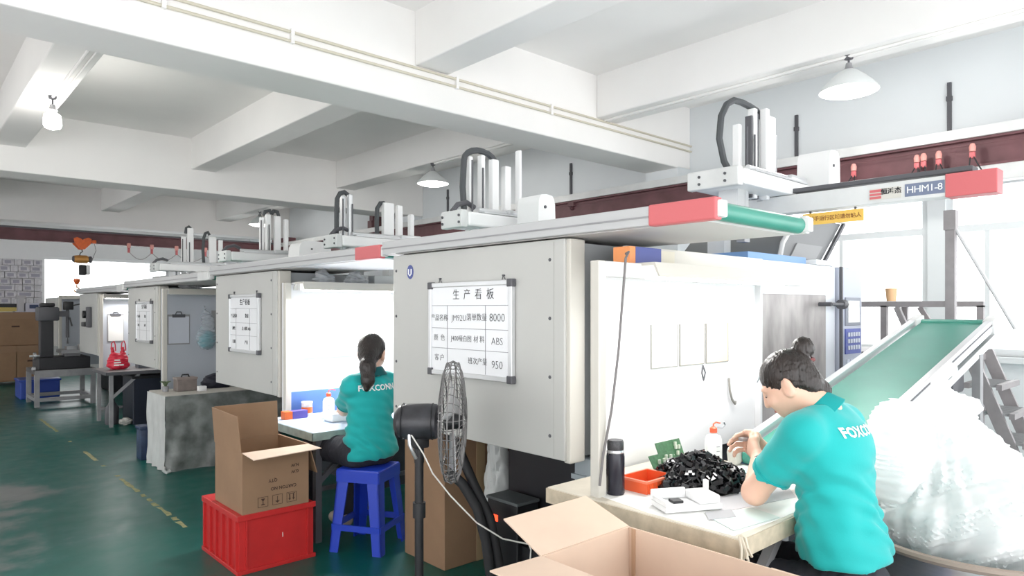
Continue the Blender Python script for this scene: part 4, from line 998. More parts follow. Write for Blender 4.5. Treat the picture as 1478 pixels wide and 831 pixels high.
# ================================================================ MIDDLE: CARTON ON RED CRATE, STOOL, SECOND TABLE
x0, x1, y0, y1, zt = 1.352, 1.765, 3.60, 4.14, .312
cr = thing('plastic_crate', 'red plastic crate standing on the floor under an open carton', 'crate', ((x0+x1)/2, (y0+y1)/2, 0))
part(cr, 'front_wall', bx(x0, x1, y0, y0+.008, .0, zt), M_CRATE, smooth=False)
part(cr, 'back_wall', bx(x0, x1, y1-.008, y1, 0, zt), M_CRATE, smooth=False)
part(cr, 'side_wall', bx(x0, x0+.008, y0+.008, y1-.008, 0, zt), M_CRATE, smooth=False)
part(cr, 'side_wall', bx(x1-.008, x1, y0+.008, y1-.008, 0, zt), M_CRATE, smooth=False)
part(cr, 'crate_top', bx(x0+.008, x1-.008, y0+.008, y1-.008, zt-.012, zt), M_CRATE, smooth=False)
for k in range(6):
    y = y0+.02+k*(y1-y0-.05)/5
    part(cr, 'rib', bx(x0-.014, x0, y, y+.014, .02, zt-.02), M_CRATE, smooth=False)
for (za, zb) in ((.0, .022), (zt-.03, zt)):
    part(cr, 'rim', B().box(x0-.016, x1+.01, y0-.012, y0, za, zb, .002).box(x0-.016, x0, y0, y1, za, zb, .002), M_CRATE, smooth=False)
for k in range(2):
    part(cr, 'rib', bx(x0+.03+k*(x1-x0-.07), x0+.04+k*(x1-x0-.07), y0-.01, y0, .022, zt-.03), M_CRATE, smooth=False)
part(cr, 'print_mark', bx(1.585, 1.588, y0-.0012, y0, .15, .175), M_PAPER, smooth=False)

x0, x1, y0, y1, z0, zt = 1.365, 1.735, 3.595, 4.0, .3125, .64
bxn = thing('printed_carton', 'open brown carton with upside-down printing, standing on the red crate', 'carton', ((x0+x1)/2, (y0+y1)/2, z0))
for (a, c, e, f) in ((x0, x1, y0, y0+.005), (x0, x1, y1-.005, y1), (x0, x0+.005, y0+.005, y1-.005), (x1-.005, x1, y0+.005, y1-.005)):
    part(bxn, 'wall', bx(a, c, e, f, z0, zt), M_CARTON, smooth=False)
part(bxn, 'bottom', bx(x0+.005, x1-.005, y0+.005, y1-.005, z0, z0+.01), M_CARTON, smooth=False)
part(bxn, 'flap', B().slab([(x0, y0, zt), (x1, y0, zt), (x1+.0, y0-.155, zt-.0), (x0, y0-.15, zt-.012)][::-1], .004), M_CARTONL, smooth=False, label='pale front flap folded outwards')
part(bxn, 'flap', B().slab([(x0, y0+.01, zt), (x0, y1, zt), (x0-.015, y1, zt+.20), (x0-.015, y0+.02, zt+.19)], .004), M_CARTON, smooth=False)
part(bxn, 'flap', B().slab([(x0, y1, zt), (x1, y1, zt), (x1, y1+.015, zt+.20), (x0, y1+.015, zt+.20)], .004), M_CARTON, smooth=False)
part(bxn, 'flap', B().slab([(x1, y0, zt), (x1, y1, zt), (x1+.05, y1, zt-.17), (x1+.05, y0, zt-.17)], .004), M_CARTON, smooth=False)
ms = [text_mesh(s, sz, (xx, y0-.0012, zz), (-1, 0, 0), (0, 0, -1), depth=.0003, bold=.0006) for (s, sz, xx, zz) in (('CARTON NO', .024, 1.59, .425), ('QTY', .024, 1.53, .47), ('G.W', .022, 1.655, .50), ('N.W', .022, 1.655, .535))]
part(bxn, 'printing', merge_meshes(ms), M_INKB, smooth=False)
for k, xx in enumerate((1.475, 1.555, 1.635)):
    b = B(); ya_ = y0-.0012; zc = .362; w = .028; h = .027
    for (a, c, e, f) in ((xx-w, xx+w, zc+h-.002, zc+h), (xx-w, xx+w, zc-h, zc-h+.002), (xx-w, xx-w+.002, zc-h, zc+h), (xx+w-.002, xx+w, zc-h, zc+h)):
        b.box(a, c, ya_, y0, e, f)
    if k == 0: b.prism([(xx-.010, zc-.016), (xx+.010, zc-.016), (xx+.010, zc-.012), (xx+.002, zc-.010), (xx+.002, zc+.004), (xx+.011, zc+.018), (xx-.011, zc+.018), (xx-.002, zc+.004), (xx-.002, zc-.010), (xx-.010, zc-.012)], ya_, y0)
    if k == 1: b.prism([(xx-.013, zc-.006), (xx, zc-.018), (xx+.013, zc-.006)], ya_, y0).box(xx-.0015, xx+.0015, ya_, y0, zc-.006, zc+.018)
    if k == 2:
        for s in (-.011, .011): b.prism([(xx+s-.007, zc-.006), (xx+s, zc-.019), (xx+s+.007, zc-.006)], ya_, y0).box(xx+s-.003, xx+s+.003, ya_, y0, zc-.006, zc+.016)
        b.box(xx-.02, xx+.02, ya_, y0, zc+.017, zc+.020)
    part(bxn, 'handling_icon', b, M_INKB, smooth=False)

def stool(cx, cy, rz, label):
    t = thing('plastic_stool', label, 'stool', (cx, cy, 0), 'blue plastic stools'); t.rotation_euler = (0, 0, rz)
    H = .475; a = .125; c = .165
    part(t, 'seat', bx(-a-.012, a+.012, -a-.012, a+.012, H-.022, H, .009), M_BLUE, world=False)
    for s in ((1, 1), (1, -1), (-1, 1), (-1, -1)):
        b = B(); sx, sy = s
        # L-shaped moulded leg, splayed
        for (du, dv_) in (((.0, .075), (.0, .010)), ((.0, .010), (.0, .075))):
            ps = []
            for (z, half, wd) in ((H-.02, a+.004, 1.0), (.0, c, .72)):
                ps.append([(sx*(half-du[0]*wd), sy*(half-dv_[0]*wd), z), (sx*(half-du[1]*wd), sy*(half-dv_[0]*wd), z), (sx*(half-du[1]*wd), sy*(half-dv_[1]*wd), z), (sx*(half-du[0]*wd), sy*(half-dv_[1]*wd), z)])
            vs = [[b.bm.verts.new(q) for q in r] for r in ps]
            for i in range(4): b.bm.faces.new((vs[0][i], vs[0][(i+1) % 4], vs[1][(i+1) % 4], vs[1][i]))
            b.bm.faces.new(vs[0]); b.bm.faces.new(vs[1][::-1])
        bmesh.ops.recalc_face_normals(b.bm, faces=b.bm.faces[:])
        part(t, 'leg', b, M_BLUE, world=False, smooth=False)
    for (dx, dy) in ((0, 1), (0, -1), (1, 0), (-1, 0)):
        b = B(); h = a+.008
        if dx == 0: b.box(-h, h, dy*h-.005, dy*h+.005, H-.075, H-.012)
        else: b.box(dx*h-.005, dx*h+.005, -h, h, H-.075, H-.012)
        part(t, 'apron', b, M_BLUE, world=False, smooth=False)
        b = B(); h = a+.027
        if dx == 0: b.box(-h, h, dy*h-.006, dy*h+.006, .125, .16)
        else: b.box(dx*h-.006, dx*h+.006, -h, h, .125, .16)
        part(t, 'stretcher', b, M_BLUE, world=False, smooth=False)
    return t
stool(2.09, 3.545, R(31), 'blue plastic stool under the worker with the ponytail')

t2 = work_table(1.83, 3.0, 3.74, 4.44, .67, 'work table with pale blue top in front of the stool', mat('pale_blue_top', (.50, .62, .78), .4, var=.12, scale=5), mat('green_grey_edge', (.30, .36, .33), .6, var=.2, scale=20), M_DGREY, .045)
solo('backsplash_board', bx(1.98, 2.95, 4.435, 4.455, .671, .83, .002), mat('splash_blue', (.10, .20, .52), .4, var=.15, scale=4), 'blue plastic board standing along the back of the second table', 'board', (2.4, 4.445, .671))
t = thing('small_carton', 'orange and violet carton at the left end of the second table', 'carton', (1.97, 4.31, .671))
part(t, 'carton_body', bx(1.955, 2.06, 4.28, 4.34, .671, .722, .002), mat('violet_print', (.10, .07, .33), .5), smooth=False)
part(t, 'orange_end', bx(1.90, 1.955, 4.28, 4.34, .671, .722, .002), M_ORANGE, smooth=False)
t = thing('glue_can', 'white and orange can behind the violet carton on the second table', 'can', (2.095, 4.365, .671))
part(t, 'can_body', B().lathe([(0, 0), (.036, 0), (.036, .085), (0, .086)], (2.095, 4.365, .671), 20), mat('can_print', (.72, .66, .62), .4, var=.4, scale=25))
part(t, 'lid', B().lathe([(0, .085), (.038, .085), (.038, .095), (0, .096)], (2.095, 4.365, .671), 20), M_WHITE)
part(t, 'orange_band', B().lathe([(.0365, .02), (.0372, .02), (.0372, .06), (.0365, .06)], (2.095, 4.365, .671), 20), M_ORANGE)
squeeze_bottle(2.160, 4.18, .671, 1.05, 'white bottle with red cap beside the worker with the ponytail', mat('cap_red', (.75, .12, .05), .4))
t = thing('white_tray', 'white box lying at the left elbow of the worker with the ponytail', 'tray', (2.2, 4.0, .671))
part(t, 'tray_body', bx(2.08, 2.32, 3.98, 4.10, .671, .722, .008), M_WHITE, smooth=False)
part(t, 'tray_lip', bx(2.07, 2.33, 3.97, 4.11, .716, .726, .003), M_WHITE, smooth=False)
solo('wire_spring', B().tube([(2.42, 4.43, .83), (2.43, 4.42, .845), (2.47, 4.42, .842), (2.50, 4.43, .85), (2.51, 4.44, .83)], .005, 6), M_DGREY, 'dark wire resting on top of the blue backsplash board', 'wire', (2.46, 4.43, .83))
# notice on the glaring booth wall
solo('wall_notice', bx(2.10, 2.5, 4.452, 4.459, 1.06, 1.26), mat('dim_notice', (.66, .70, .70), .6), 'pale notice sheet on the glaring booth wall', 'notice', (2.3, 4.455, 1.06))
# polythene bags and boxes on top of the second booth
for (cx, w, lab) in ((2.22, .08, 'crumpled clear bag on top of the glaring booth, left one'), (2.47, .10, 'crumpled clear bag on top of the glaring booth, right one')):
    m_ = sdf_mesh([('e', (cx, 4.36, 1.60), (w, .05, .035), None), ('e', (cx-.02, 4.36, 1.63), (w*.5, .04, .04), None)], .008, .02, disp=lambda X, Y, Z: .008*np.sin(70*X+20*np.sin(50*Z)))
    solo('clear_bag', m_, M_BAGC, lab, 'bag', (cx, 4.36, 1.576), 'clear bags on the booth tops')
solo('grey_box', bx(2.60, 2.80, 4.33, 4.42, 1.576, 1.64, .003), M_BODY, 'grey box on top of the glaring booth', 'box', (2.7, 4.37, 1.576))
m_ = sdf_mesh([('e', (2.22, 7.2, 1.62), (.12, .06, .035), None), ('e', (2.26, 7.2, 1.66), (.05, .04, .05), None)], .01, .02, disp=lambda X, Y, Z: .008*np.sin(60*X+20*np.sin(40*Z)))
solo('clear_bag', m_, M_BAGC, 'crumpled clear bag on top of the dim grey booth', 'bag', (2.22, 7.2, 1.591), 'clear bags on the booth tops')

# ================================================================ PEDESTAL FAN
fw = thing('pedestal_fan', 'black industrial pedestal fan seen edge-on in front of the whiteboard panel', 'fan', (1.59, 2.27, 0))
axd = Vector((.738, -.6745, 0)).normalized()          # axis of the fan, motor to cage
cc = Vector((1.672, 2.185, .945))                      # cage centre
vd = Vector((axd.y*-1, axd.x, 0))                      # horizontal in the cage plane
def fpt(a, r, d): return cc + vd*(r*math.cos(a)) + Vector((0, 0, 1))*(r*math.sin(a)) + axd*d
RC = .243
M_WIRE = mat('chromed_wire', (.16, .155, .155), .4, metal=.3)
for (rr, dd) in ((RC, -.0), (RC*.97, .022), (RC*.97, -.022), (RC*.72, .040), (RC*.72, -.038), (RC*.42, .05), (RC*.42, -.046)):
    part(fw, 'cage_ring', B().tube([fpt(2*math.pi*k/40, rr, dd) for k in range(40)], .0028, 6, True), M_WIRE)
sp = None
for sgn in (-1, 1):
    b = B()
    for k in range(44):
        a = 2*math.pi*k/44
        b.tube([fpt(a, .03, sgn*.055), fpt(a+.08, RC*.5, sgn*.048), fpt(a+.12, RC*.85, sgn*.034), fpt(a+.13, RC*.97, sgn*.018), fpt(a+.13, RC, 0)], .0016, 4)
    part(fw, 'wire_grille', b, M_WIRE, kind='stuff')
for k in range(3):
    a0 = 2*math.pi*k/3+.5; b = B()
    q = [fpt(a0-.35, .05, .012), fpt(a0-.45, RC*.85, .022), fpt(a0+.35, RC*.85, -.02), fpt(a0+.3, .05, -.012)]
    b.slab(q, .002); part(fw, 'blade', b, mat('grey_blade', (.42, .42, .43), .4), smooth=False)
part(fw, 'hub', B().cyl(cc-axd*.03, cc+axd*.04, .035, .028), M_BLACK)
p = lambda d: cc + axd*d
ring = [(.0, -.235), (.04, -.233), (.068, -.215), (.077, -.185), (.079, -.10), (.076, -.065), (.06, -.05), (0, -.048)]
b = B()
prev = None
for (r_, d_) in ring:
    rg = [b.bm.verts.new(p(d_) + vd*(max(r_, .0005)*math.cos(2*math.pi*k/24)) + Vector((0, 0, 1))*(max(r_, .0005)*.92*math.sin(2*math.pi*k/24))) for k in range(24)]
    if prev:
        for k in range(24): b.bm.faces.new((prev[k], prev[(k+1) % 24], rg[(k+1) % 24], rg[k]))
    prev = rg
bmesh.ops.recalc_face_normals(b.bm, faces=b.bm.faces[:])
part(fw, 'motor_housing', b, mat('worn_black_enamel', (.035, .035, .042), .4, var=.6, scale=14))
for d_ in (-.20, -.08):
    part(fw, 'housing_seam', B().tube([p(d_) + vd*(.0785*math.cos(2*math.pi*k/28)) + Vector((0, 0, 1))*(.0785*.92*math.sin(2*math.pi*k/28)) for k in range(28)], .0025, 5, True), M_BLACK)
bp = p(-.135)
part(fw, 'yoke', B().box(bp.x-.03, bp.x+.03, bp.y-.03, bp.y+.03, .84, .885, .006).cyl((bp.x, bp.y, .78), (bp.x, bp.y, .85), .02), M_BLACK)
part(fw, 'pole', B().cyl((bp.x, bp.y, .03), (bp.x, bp.y, .80), .018), M_BLACK)
part(fw, 'height_collar', B().cyl((bp.x, bp.y, .56), (bp.x, bp.y, .62), .026), M_BLACK)
for k in range(3):
    a = 2*math.pi*k/3+.6
    part(fw, 'foot', B().bar((bp.x, bp.y, .03), (bp.x+.24*math.cos(a), bp.y+.24*math.sin(a), .015), .04, .025), M_BLACK, smooth=False)
part(fw, 'lever', B().tube([p(-.16)+Vector((-.04, -.03, -.02)), p(-.16)+Vector((-.05, -.05, -.08)), p(-.14)+Vector((-.03, -.03, -.14))], .007, 6), M_STEEL)
part(fw, 'power_cord', B().tube([p(-.16)+Vector((-.045, -.04, -.03)), p(-.13)+Vector((-.02, -.05, -.12)), p(-.11)+Vector((.0, -.05, -.20)), p(-.05)+Vector((.03, -.03, -.30)), p(.05)+Vector((.06, 0, -.42)), p(.14)+Vector((.1, .02, -.50)), p(.24)+Vector((.14, .05, -.54)), (1.98, 2.05, .39), (2.0, 2.1, .1), (2.02, 2.15, .008)], .0032, 6), mat('white_cord', (.72, .70, .66), .5))

# ================================================================ UNDER THE NEAREST MACHINE
t = thing('storage_carton', 'tall brown carton standing under the whiteboard panel', 'carton', (2.55, 3.3, 0))
part(t, 'carton_body', bx(2.18, 2.68, 2.92, 3.30, 0, .70, .004), M_CARTON, smooth=False)
part(t, 'tape_seam', bx(2.40, 2.46, 2.918, 2.921, 0, .70), mat('box_tape', (.40, .29, .17), .35), smooth=False)
solo('upper_carton', bx(2.2, 2.5, 2.95, 3.2, .702, .795, .003), M_CARTON, 'flat brown carton lying on top of the tall one under the panel', 'carton', (2.35, 3.07, .702))
for k, (pts, lab) in enumerate((([(2.02, 2.68, .80), (2.05, 2.62, .70), (2.08, 2.55, .55), (2.12, 2.48, .40), (2.14, 2.44, .2), (2.15, 2.42, .03)], 'thick black hose under the panel, the right one of two'),
               ([(1.98, 2.62, .62), (2.02, 2.56, .56), (2.06, 2.50, .45), (2.08, 2.46, .30), (2.09, 2.44, .15), (2.10, 2.42, .03)], 'thick black hose under the panel, the left one of two'))):
    solo('rubber_hose', B().tube(pts, .024, 10), M_BLACKP, lab, 'hose', (2.08, 2.5, .03), 'black hoses under the nearest machine')
solo('hose_coil', B().tube([(2.12+.10*math.cos(a)+.02*math.sin(3*a), 2.36+.09*math.sin(a), .03+.012*a/3) for a in [k*.35 for k in range(42)]], .018, 8), M_BLACKP, 'coiled black hose on the floor beside the fan', 'hose', (2.12, 2.36, .015))
t = thing('hydraulic_cabinet', 'black cabinet standing under the whiteboard panel', 'cabinet', (2.45, 2.55, 0))
part(t, 'cabinet_body', bx(2.37, 2.72, 2.05, 2.62, 0, .78), mat('satin_black', (.012, .012, .016), .5), smooth=False)
part(t, 'cabinet_top', bx(2.36, 2.73, 2.04, 2.63, .78, .79), M_BLACK, smooth=False)
t = thing('power_box', 'black power box with a glowing red switch under the panel', 'power box', (2.25, 2.5, .0))
part(t, 'box_body', bx(2.19, 2.33, 2.36, 2.58, .0, .46, .006), M_BLACK, smooth=False)
part(t, 'box_lid', bx(2.185, 2.335, 2.355, 2.585, .46, .475, .004), mat('lid_grey', (.10, .11, .115), .5), smooth=False)
part(t, 'red_switch', bx(2.186, 2.19, 2.50, 2.54, .36, .39), mat('red_lamp', (.8, .05, .02), .4, emit=(1, .06, .02), estr=2.0), label='glowing red switch', smooth=False)
part(t, 'round_filter', B().lathe([(0, 0), (.05, 0), (.055, .02), (.055, .09), (.05, .1), (0, .1)], (2.26, 2.29, .27), 18).box(2.22, 2.3, 2.25, 2.36, 0, .27), M_BLACK)
m_ = sdf_mesh([('e', (2.43, 2.77, .36), (.07, .085, .34), None), ('e', (2.42, 2.77, .66), (.04, .05, .08), None)], .01, .03, disp=lambda X, Y, Z: .007*np.sin(38*Z+20*np.sin(25*Y)+15*X))
solo('white_sack', m_, mat('white_sack', (.62, .63, .62), .6), 'white woven sack wedged between tall carton and black cabinet under the panel', 'sack', (2.43, 2.77, .02))
solo('grey_duct', bx(2.085, 2.14, 1.80, 1.90, .0, .79, .004).box(2.075, 2.15, 1.79, 1.91, .70, .72), mat('duct_grey', (.33, .37, .40), .45), 'grey square duct under the corner of the panel', 'duct', (2.11, 1.85, 0))

# ================================================================ LEFT: OTHER WORKSTATIONS
t = thing('covered_table', 'table wrapped to the floor in dirty white cloth and plastic', 'table', (2.15, 6.5, 0))
x0, x1, y0, y1, zt = 1.735, 2.75, 6.27, 6.80, .655
def drape(x0, y0, x1, y1, zt, amp, m, nm):
    b = B(); n = 26; rows = 10; g = []
    for i in range(n+1):
        f = i/n; col = []
        for j in range(rows+1):
            z = zt*(1-j/rows); k = amp*(j/rows)**.7*(math.sin(f*19+1.3*math.sin(j*.7))+.6*math.sin(f*41+j*.5))
            dx, dy = (y1-y0), -(x1-x0); L = math.hypot(dx, dy)
            col.append(b.bm.verts.new((x0+(x1-x0)*f + dx/L*k, y0+(y1-y0)*f + dy/L*k, z+.005)))
        g.append(col)
    for i in range(n):
        for j in range(rows): b.bm.faces.new((g[i][j], g[i+1][j], g[i+1][j+1], g[i][j+1]))
    return part(t, nm, b, m)
part(t, 'table_top', bx(x0, x1, y0, y1, zt-.03, zt, .006), mat('grimy_top', (.48, .46, .42), .6, var=.15, scale=8), smooth=False)
drape(x0-.012, y1, x0-.012, y0-.012, zt-.01, .012, mat('dirty_cloth', (.54, .55, .54), .8, var=.12, scale=6), 'cloth_side')
drape(x0-.012, y0-.014, x1, y0-.014, zt-.01, .016, mat('grey_polythene', (.22, .235, .225), .4, var=.5, scale=9), 'plastic_side')
part(t, 'tied_corner', B().tube([(x0-.02, y0-.02, .05), (x0-.03, y0-.04, .03), (x0-.01, y0-.05, .012), (x0+.02, y0-.04, .02)], .016, 7), mat('dirty_cloth', (.54, .55, .54), .8))
for (lx, ly) in ((x0+.05, y1-.05), (x1-.05, y1-.05)):
    part(t, 'leg', bx(lx-.02, lx+.02, ly-.02, ly+.02, 0, zt-.03), M_GREY, smooth=False)
t = thing('tool_box', 'grey brown tool box with handle on the wrapped table', 'box', (1.97, 6.56, .656))
part(t, 'box_body', bx(1.89, 2.06, 6.50, 6.62, .656, .775, .006), mat('taupe_box', (.20, .165, .15), .6, var=.2, scale=20), smooth=False)
part(t, 'handle', B().tube([(1.94, 6.56, .775), (1.95, 6.56, .80), (2.0, 6.56, .80), (2.01, 6.56, .775)], .007, 6), M_BLACK)
part(t, 'lid', bx(1.885, 2.065, 6.495, 6.625, .76, .778, .004), mat('taupe_lid', (.25, .21, .19), .6), smooth=False)
solo('white_box', bx(2.04, 2.11, 6.40, 6.45, .656, .70, .003), M_WHITE, 'tiny white box in front of the grey tool box', 'box', (2.07, 6.42, .656))
m_ = sdf_mesh([('e', (2.26, 6.62, .70), (.13, .07, .07), None), ('e', (2.34, 6.62, .72), (.09, .06, .07), None), ('c', (2.2, 6.62, .75), (2.34, 6.62, .77), .03, .03)], .009, .03, disp=lambda X, Y, Z: .005*np.sin(50*X+20*np.sin(30*Z)))
solo('dark_pouch', m_, mat('black_nylon', (.015, .016, .03), .6), 'black cloth pouch at the right end of the wrapped table', 'pouch', (2.28, 6.62, .656))
b = B()
for k in range(9):
    a = k*.7; b.tube([(1.82, 6.6, .70), (1.82+.02*math.cos(a), 6.6+.02*math.sin(a), .74), (1.82+.045*math.cos(a), 6.6+.045*math.sin(a), .745)], [.006, .008, .003], 5)
t = thing('little_plant', 'little dull green plant at the left end of the wrapped table', 'plant', (1.82, 6.6, .656))
part(t, 'pot', B().lathe([(0, 0), (.025, 0), (.03, .045), (0, .045)], (1.82, 6.6, .656), 12), M_GREY)
part(t, 'leaves', b, mat('dull_leaf', (.10, .14, .07), .6))
solo('blue_bin', B().box(1.70, 1.98, 6.92, 7.08, 0, .30, .006).box(1.69, 1.99, 6.91, 7.09, .28, .31, .004), mat('dark_blue_bin', (.02, .04, .10), .5, var=.3, scale=20), 'dark blue plastic bin on the floor behind the wrapped table', 'bin', (1.84, 7.0, 0))

def clipboard(xa, xb, y, z0, z1, label, m):
    t = thing('clipboard', label, 'clipboard', ((xa+xb)/2, y, z0), 'clipboards hung on booth walls')
    part(t, 'board', bx(xa, xb, y-.006, y, z0, z1), M_GREY, smooth=False)
    part(t, 'paper', bx(xa+.012, xb-.006, y-.008, y-.006, z0+.012, z1-.02), m, smooth=False)
    xm = (xa+xb)/2
    part(t, 'clip', B().box(xm-.06, xm+.06, y-.014, y-.006, z1-.03, z1+.002).tube([(xm-.03, y-.01, z1), (xm-.02, y-.01, z1+.025), (xm+.02, y-.01, z1+.025), (xm+.03, y-.01, z1)], .005, 6), M_DGREY)
clipboard(2.02, 2.23, 7.27, 1.04, 1.34, 'grey clipboard in the dim booth beside the hanging blue bag', mat('bluish_paper', (.62, .65, .72), .7))
clipboard(2.05, 2.24, 9.94, .97, 1.33, 'white clipboard in the booth above the red bag', M_PAPER)
t = thing('hanging_bag', 'clear bag with turquoise gloves hanging in the dim booth', 'bag', (2.37, 7.2, .98))
m_ = sdf_mesh([('e', (2.37, 7.2, 1.10), (.095, .05, .12), None), ('e', (2.385, 7.2, 1.24), (.06, .04, .12), None), ('c', (2.36, 7.22, 1.30), (2.37, 7.24, 1.40), .03, .01)], .008, .04, disp=lambda X, Y, Z: .006*np.sin(60*X+22*np.sin(30*Z)))
part(t, 'film', m_, M_BAGC)
m_ = sdf_mesh([('e', (2.37, 7.2, 1.07), (.075, .035, .075), None), ('e', (2.39, 7.2, 1.12), (.05, .03, .05), None)], .008, .02, disp=lambda X, Y, Z: .006*np.sin(80*X+30*np.sin(50*Z)))
part(t, 'gloves', m_, mat('turquoise_rubber', (.02, .36, .42), .5), label='turquoise gloves')
part(t, 'hook', B().tube([(2.37, 7.268, 1.42), (2.37, 7.24, 1.42), (2.37, 7.235, 1.40)], .004, 6), M_STEEL)
solo('grey_notice', bx(2.44, 2.75, 7.262, 7.269, 1.08, 1.38), mat('notice_grey', (.36, .36, .36), .6), 'grey notice panel behind the hanging blue bag', 'notice', (2.6, 7.266, 1.08))

t5 = work_table(1.86, 2.85, 9.05, 9.80, .655, 'dark work table holding the red bag', mat('dark_worn_top', (.14, .13, .13), .5, var=.3, scale=10), M_DGREY, M_GREY)
t = thing('storage_bin', 'black bin standing under the table with the red bag', 'bin', (2.4, 9.4, 0))
part(t, 'bin_body', bx(2.15, 2.75, 9.1, 9.6, 0, .58, .01), mat('black_bin', (.012, .016, .03), .5), smooth=False)
part(t, 'bin_rim', bx(2.14, 2.76, 9.09, 9.61, .55, .585, .006), M_BLACK, smooth=False)
solo('water_jug', B().lathe([(0, 0), (.07, 0), (.075, .02), (.075, .2), (.03, .27), (.03, .3), (0, .3)], (1.98, 9.35, 0), 16), M_DGREY, 'dark jug under the left end of the red bag table', 'jug', (1.98, 9.35, 0))
solo('rag_ball', sdf_mesh([('e', (2.08, 9.15, .05), (.07, .05, .045), None)], .01, .02, disp=lambda X, Y, Z: .008*np.sin(60*X+30*np.sin(40*Z))), mat('pale_rag', (.5, .48, .45), .8), 'pale crumpled rag on the floor under the red bag table', 'rag', (2.08, 9.15, .005))
t = thing('red_bag', 'red plastic carrier bag with tied handles on the dark table', 'bag', (2.06, 9.4, .656))
m_ = sdf_mesh([('e', (2.06, 9.4, .76), (.12, .08, .10), None), ('e', (2.06, 9.4, .70), (.125, .08, .05), None), ('c', (2.0, 9.4, .82), (2.0, 9.4, .92), .03, .012), ('c', (2.11, 9.4, .82), (2.11, 9.4, .92), .03, .012)], .008, .03, disp=lambda X, Y, Z: .006*np.sin(55*X+25*np.sin(35*Z)))
part(t, 'bag_body', m_, mat('red_polythene', (.62, .02, .05), .35))
for s in (2.0, 2.11):
    part(t, 'handle', B().tube([(s-.02, 9.4, .90), (s-.015, 9.39, .98), (s+.01, 9.39, 1.0), (s+.025, 9.4, .96), (s+.03, 9.4, .88)], .007, 6), MATS['red_polythene'])
part(t, 'white_print', B().box(2.0, 2.06, 9.312, 9.325, .765, .78).box(1.995, 2.07, 9.312, 9.325, .735, .752).box(1.995, 2.10, 9.312, 9.325, .705, .722), M_PAPER, smooth=False)
solo('slate_case', B().prism([(2.28, .656), (2.42, .656), (2.42, .86), (2.36, .86), (2.28, .76)], 9.4, 9.55), mat('slate', (.11, .12, .14), .5), 'slate coloured case right of the red bag', 'case', (2.35, 9.47, .656), smooth=False)

# bench with a drill press
bn = thing('steel_bench', 'grey steel bench frame carrying the dark drill press', 'bench', (1.9, 12.0, 0))
x0, x1, y0, y1, zt = 1.50, 2.25, 11.62, 12.45, .52
part(bn, 'bench_top', bx(x0, x1, y0, y1, zt-.06, zt, .004), mat('bench_top_dark', (.10, .09, .09), .6, var=.2, scale=10), smooth=False)
for (x, y) in ((x0+.03, y0+.03), (x1-.03, y0+.03), (x0+.03, y1-.03), (x1-.03, y1-.03)):
    part(bn, 'leg', bx(x-.03, x+.03, y-.03, y+.03, 0, zt-.06), M_GREY, smooth=False)
for (a, c) in (((x0+.03, y0+.03, .1), (x1-.03, y0+.03, .1)), ((x0+.03, y1-.03, .1), (x1-.03, y1-.03, .1)), ((x0+.03, y0+.03, .1), (x0+.03, y1-.03, .1)), ((x1-.03, y0+.03, .1), (x1-.03, y1-.03, .1))):
    part(bn, 'rail', B().bar(a, c, .05), M_GREY, smooth=False)
part(bn, 'front_apron', bx(x0, x1, y0-.005, y0, zt-.10, zt), M_GREY, smooth=False)
dp = thing('drill_press', 'dark bench drill press on the steel bench at far left', 'drill press', (1.9, 12.0, zt))
part(dp, 'base_plate', bx(1.56, 2.2, 11.72, 12.3, zt, zt+.17, .01), mat('near_black_iron', (.02, .02, .024), .5), smooth=False)
part(dp, 'work_table', bx(1.84, 2.18, 11.75, 12.2, zt+.22, zt+.27, .005).box(1.9, 2.1, 11.9, 12.0, zt+.17, zt+.22), M_GREY, smooth=False)
part(dp, 'vise', bx(1.92, 2.05, 11.85, 12.0, zt+.27, zt+.32).box(2.1, 2.16, 11.8, 12.1, zt+.27, zt+.34), M_STEEL, smooth=False)
part(dp, 'column', bx(1.60, 1.76, 11.85, 12.05, zt+.17, zt+.72, .01), MATS['near_black_iron'], smooth=False)
part(dp, 'head', bx(1.56, 1.82, 11.78, 12.05, zt+.70, zt+.90, .02), M_DGREY)
part(dp, 'motor_cap', bx(1.60, 1.78, 11.85, 12.0, zt+.90, zt+.96, .02), M_BLACK)
part(dp, 'spindle', B().cyl((1.93, 11.85, zt+.45), (1.93, 11.85, zt+.95), .022).cyl((1.93, 11.85, zt+.36), (1.93, 11.85, zt+.45), .012, .006).box(1.78, 1.95, 11.82, 11.9, zt+.76, zt+.84), M_DGREY)
part(dp, 'spindle_head', bx(1.88, 2.0, 11.8, 11.9, zt+.86, zt+.98, .01), M_BLACK)
part(dp, 'feed_lever', B().bar((1.98, 11.82, zt+.92), (2.10, 11.8, zt+.95), .02).bar((1.95, 11.82, zt+.75), (1.98, 11.8, zt+.62), .016), M_BLACK)
part(dp, 'crank_wheel', B().lathe([(.035, -.015), (.05, -.015), (.05, .015), (.035, .015)], (1.52, 11.78, zt+.2), 16, 'x').cyl((1.46, 11.78, zt+.2), (1.58, 11.78, zt+.2), .015), M_STEEL)
part(dp, 'side_knob', B().lathe([(0, -.03), (.03, -.02), (.03, .02), (0, .03)], (1.50, 11.7, zt+.02), 12, 'x'), M_STEEL)
for (xa, xb, ya, yb, za, zb, lab) in ((1.46, 1.98, 12.75, 13.3, 0, .30, 'blue plastic bin on the floor behind the drill bench'),):
    t = thing('blue_bin', lab, 'bin', ((xa+xb)/2, (ya+yb)/2, 0))
    part(t, 'bin_body', bx(xa, xb, ya, yb, za, zb, .02), mat('royal_blue_bin', (.02, .06, .35), .45), smooth=False)
    part(t, 'bin_rim', bx(xa-.015, xb+.015, ya-.015, yb+.015, zb-.03, zb, .008), MATS['royal_blue_bin'], smooth=False)

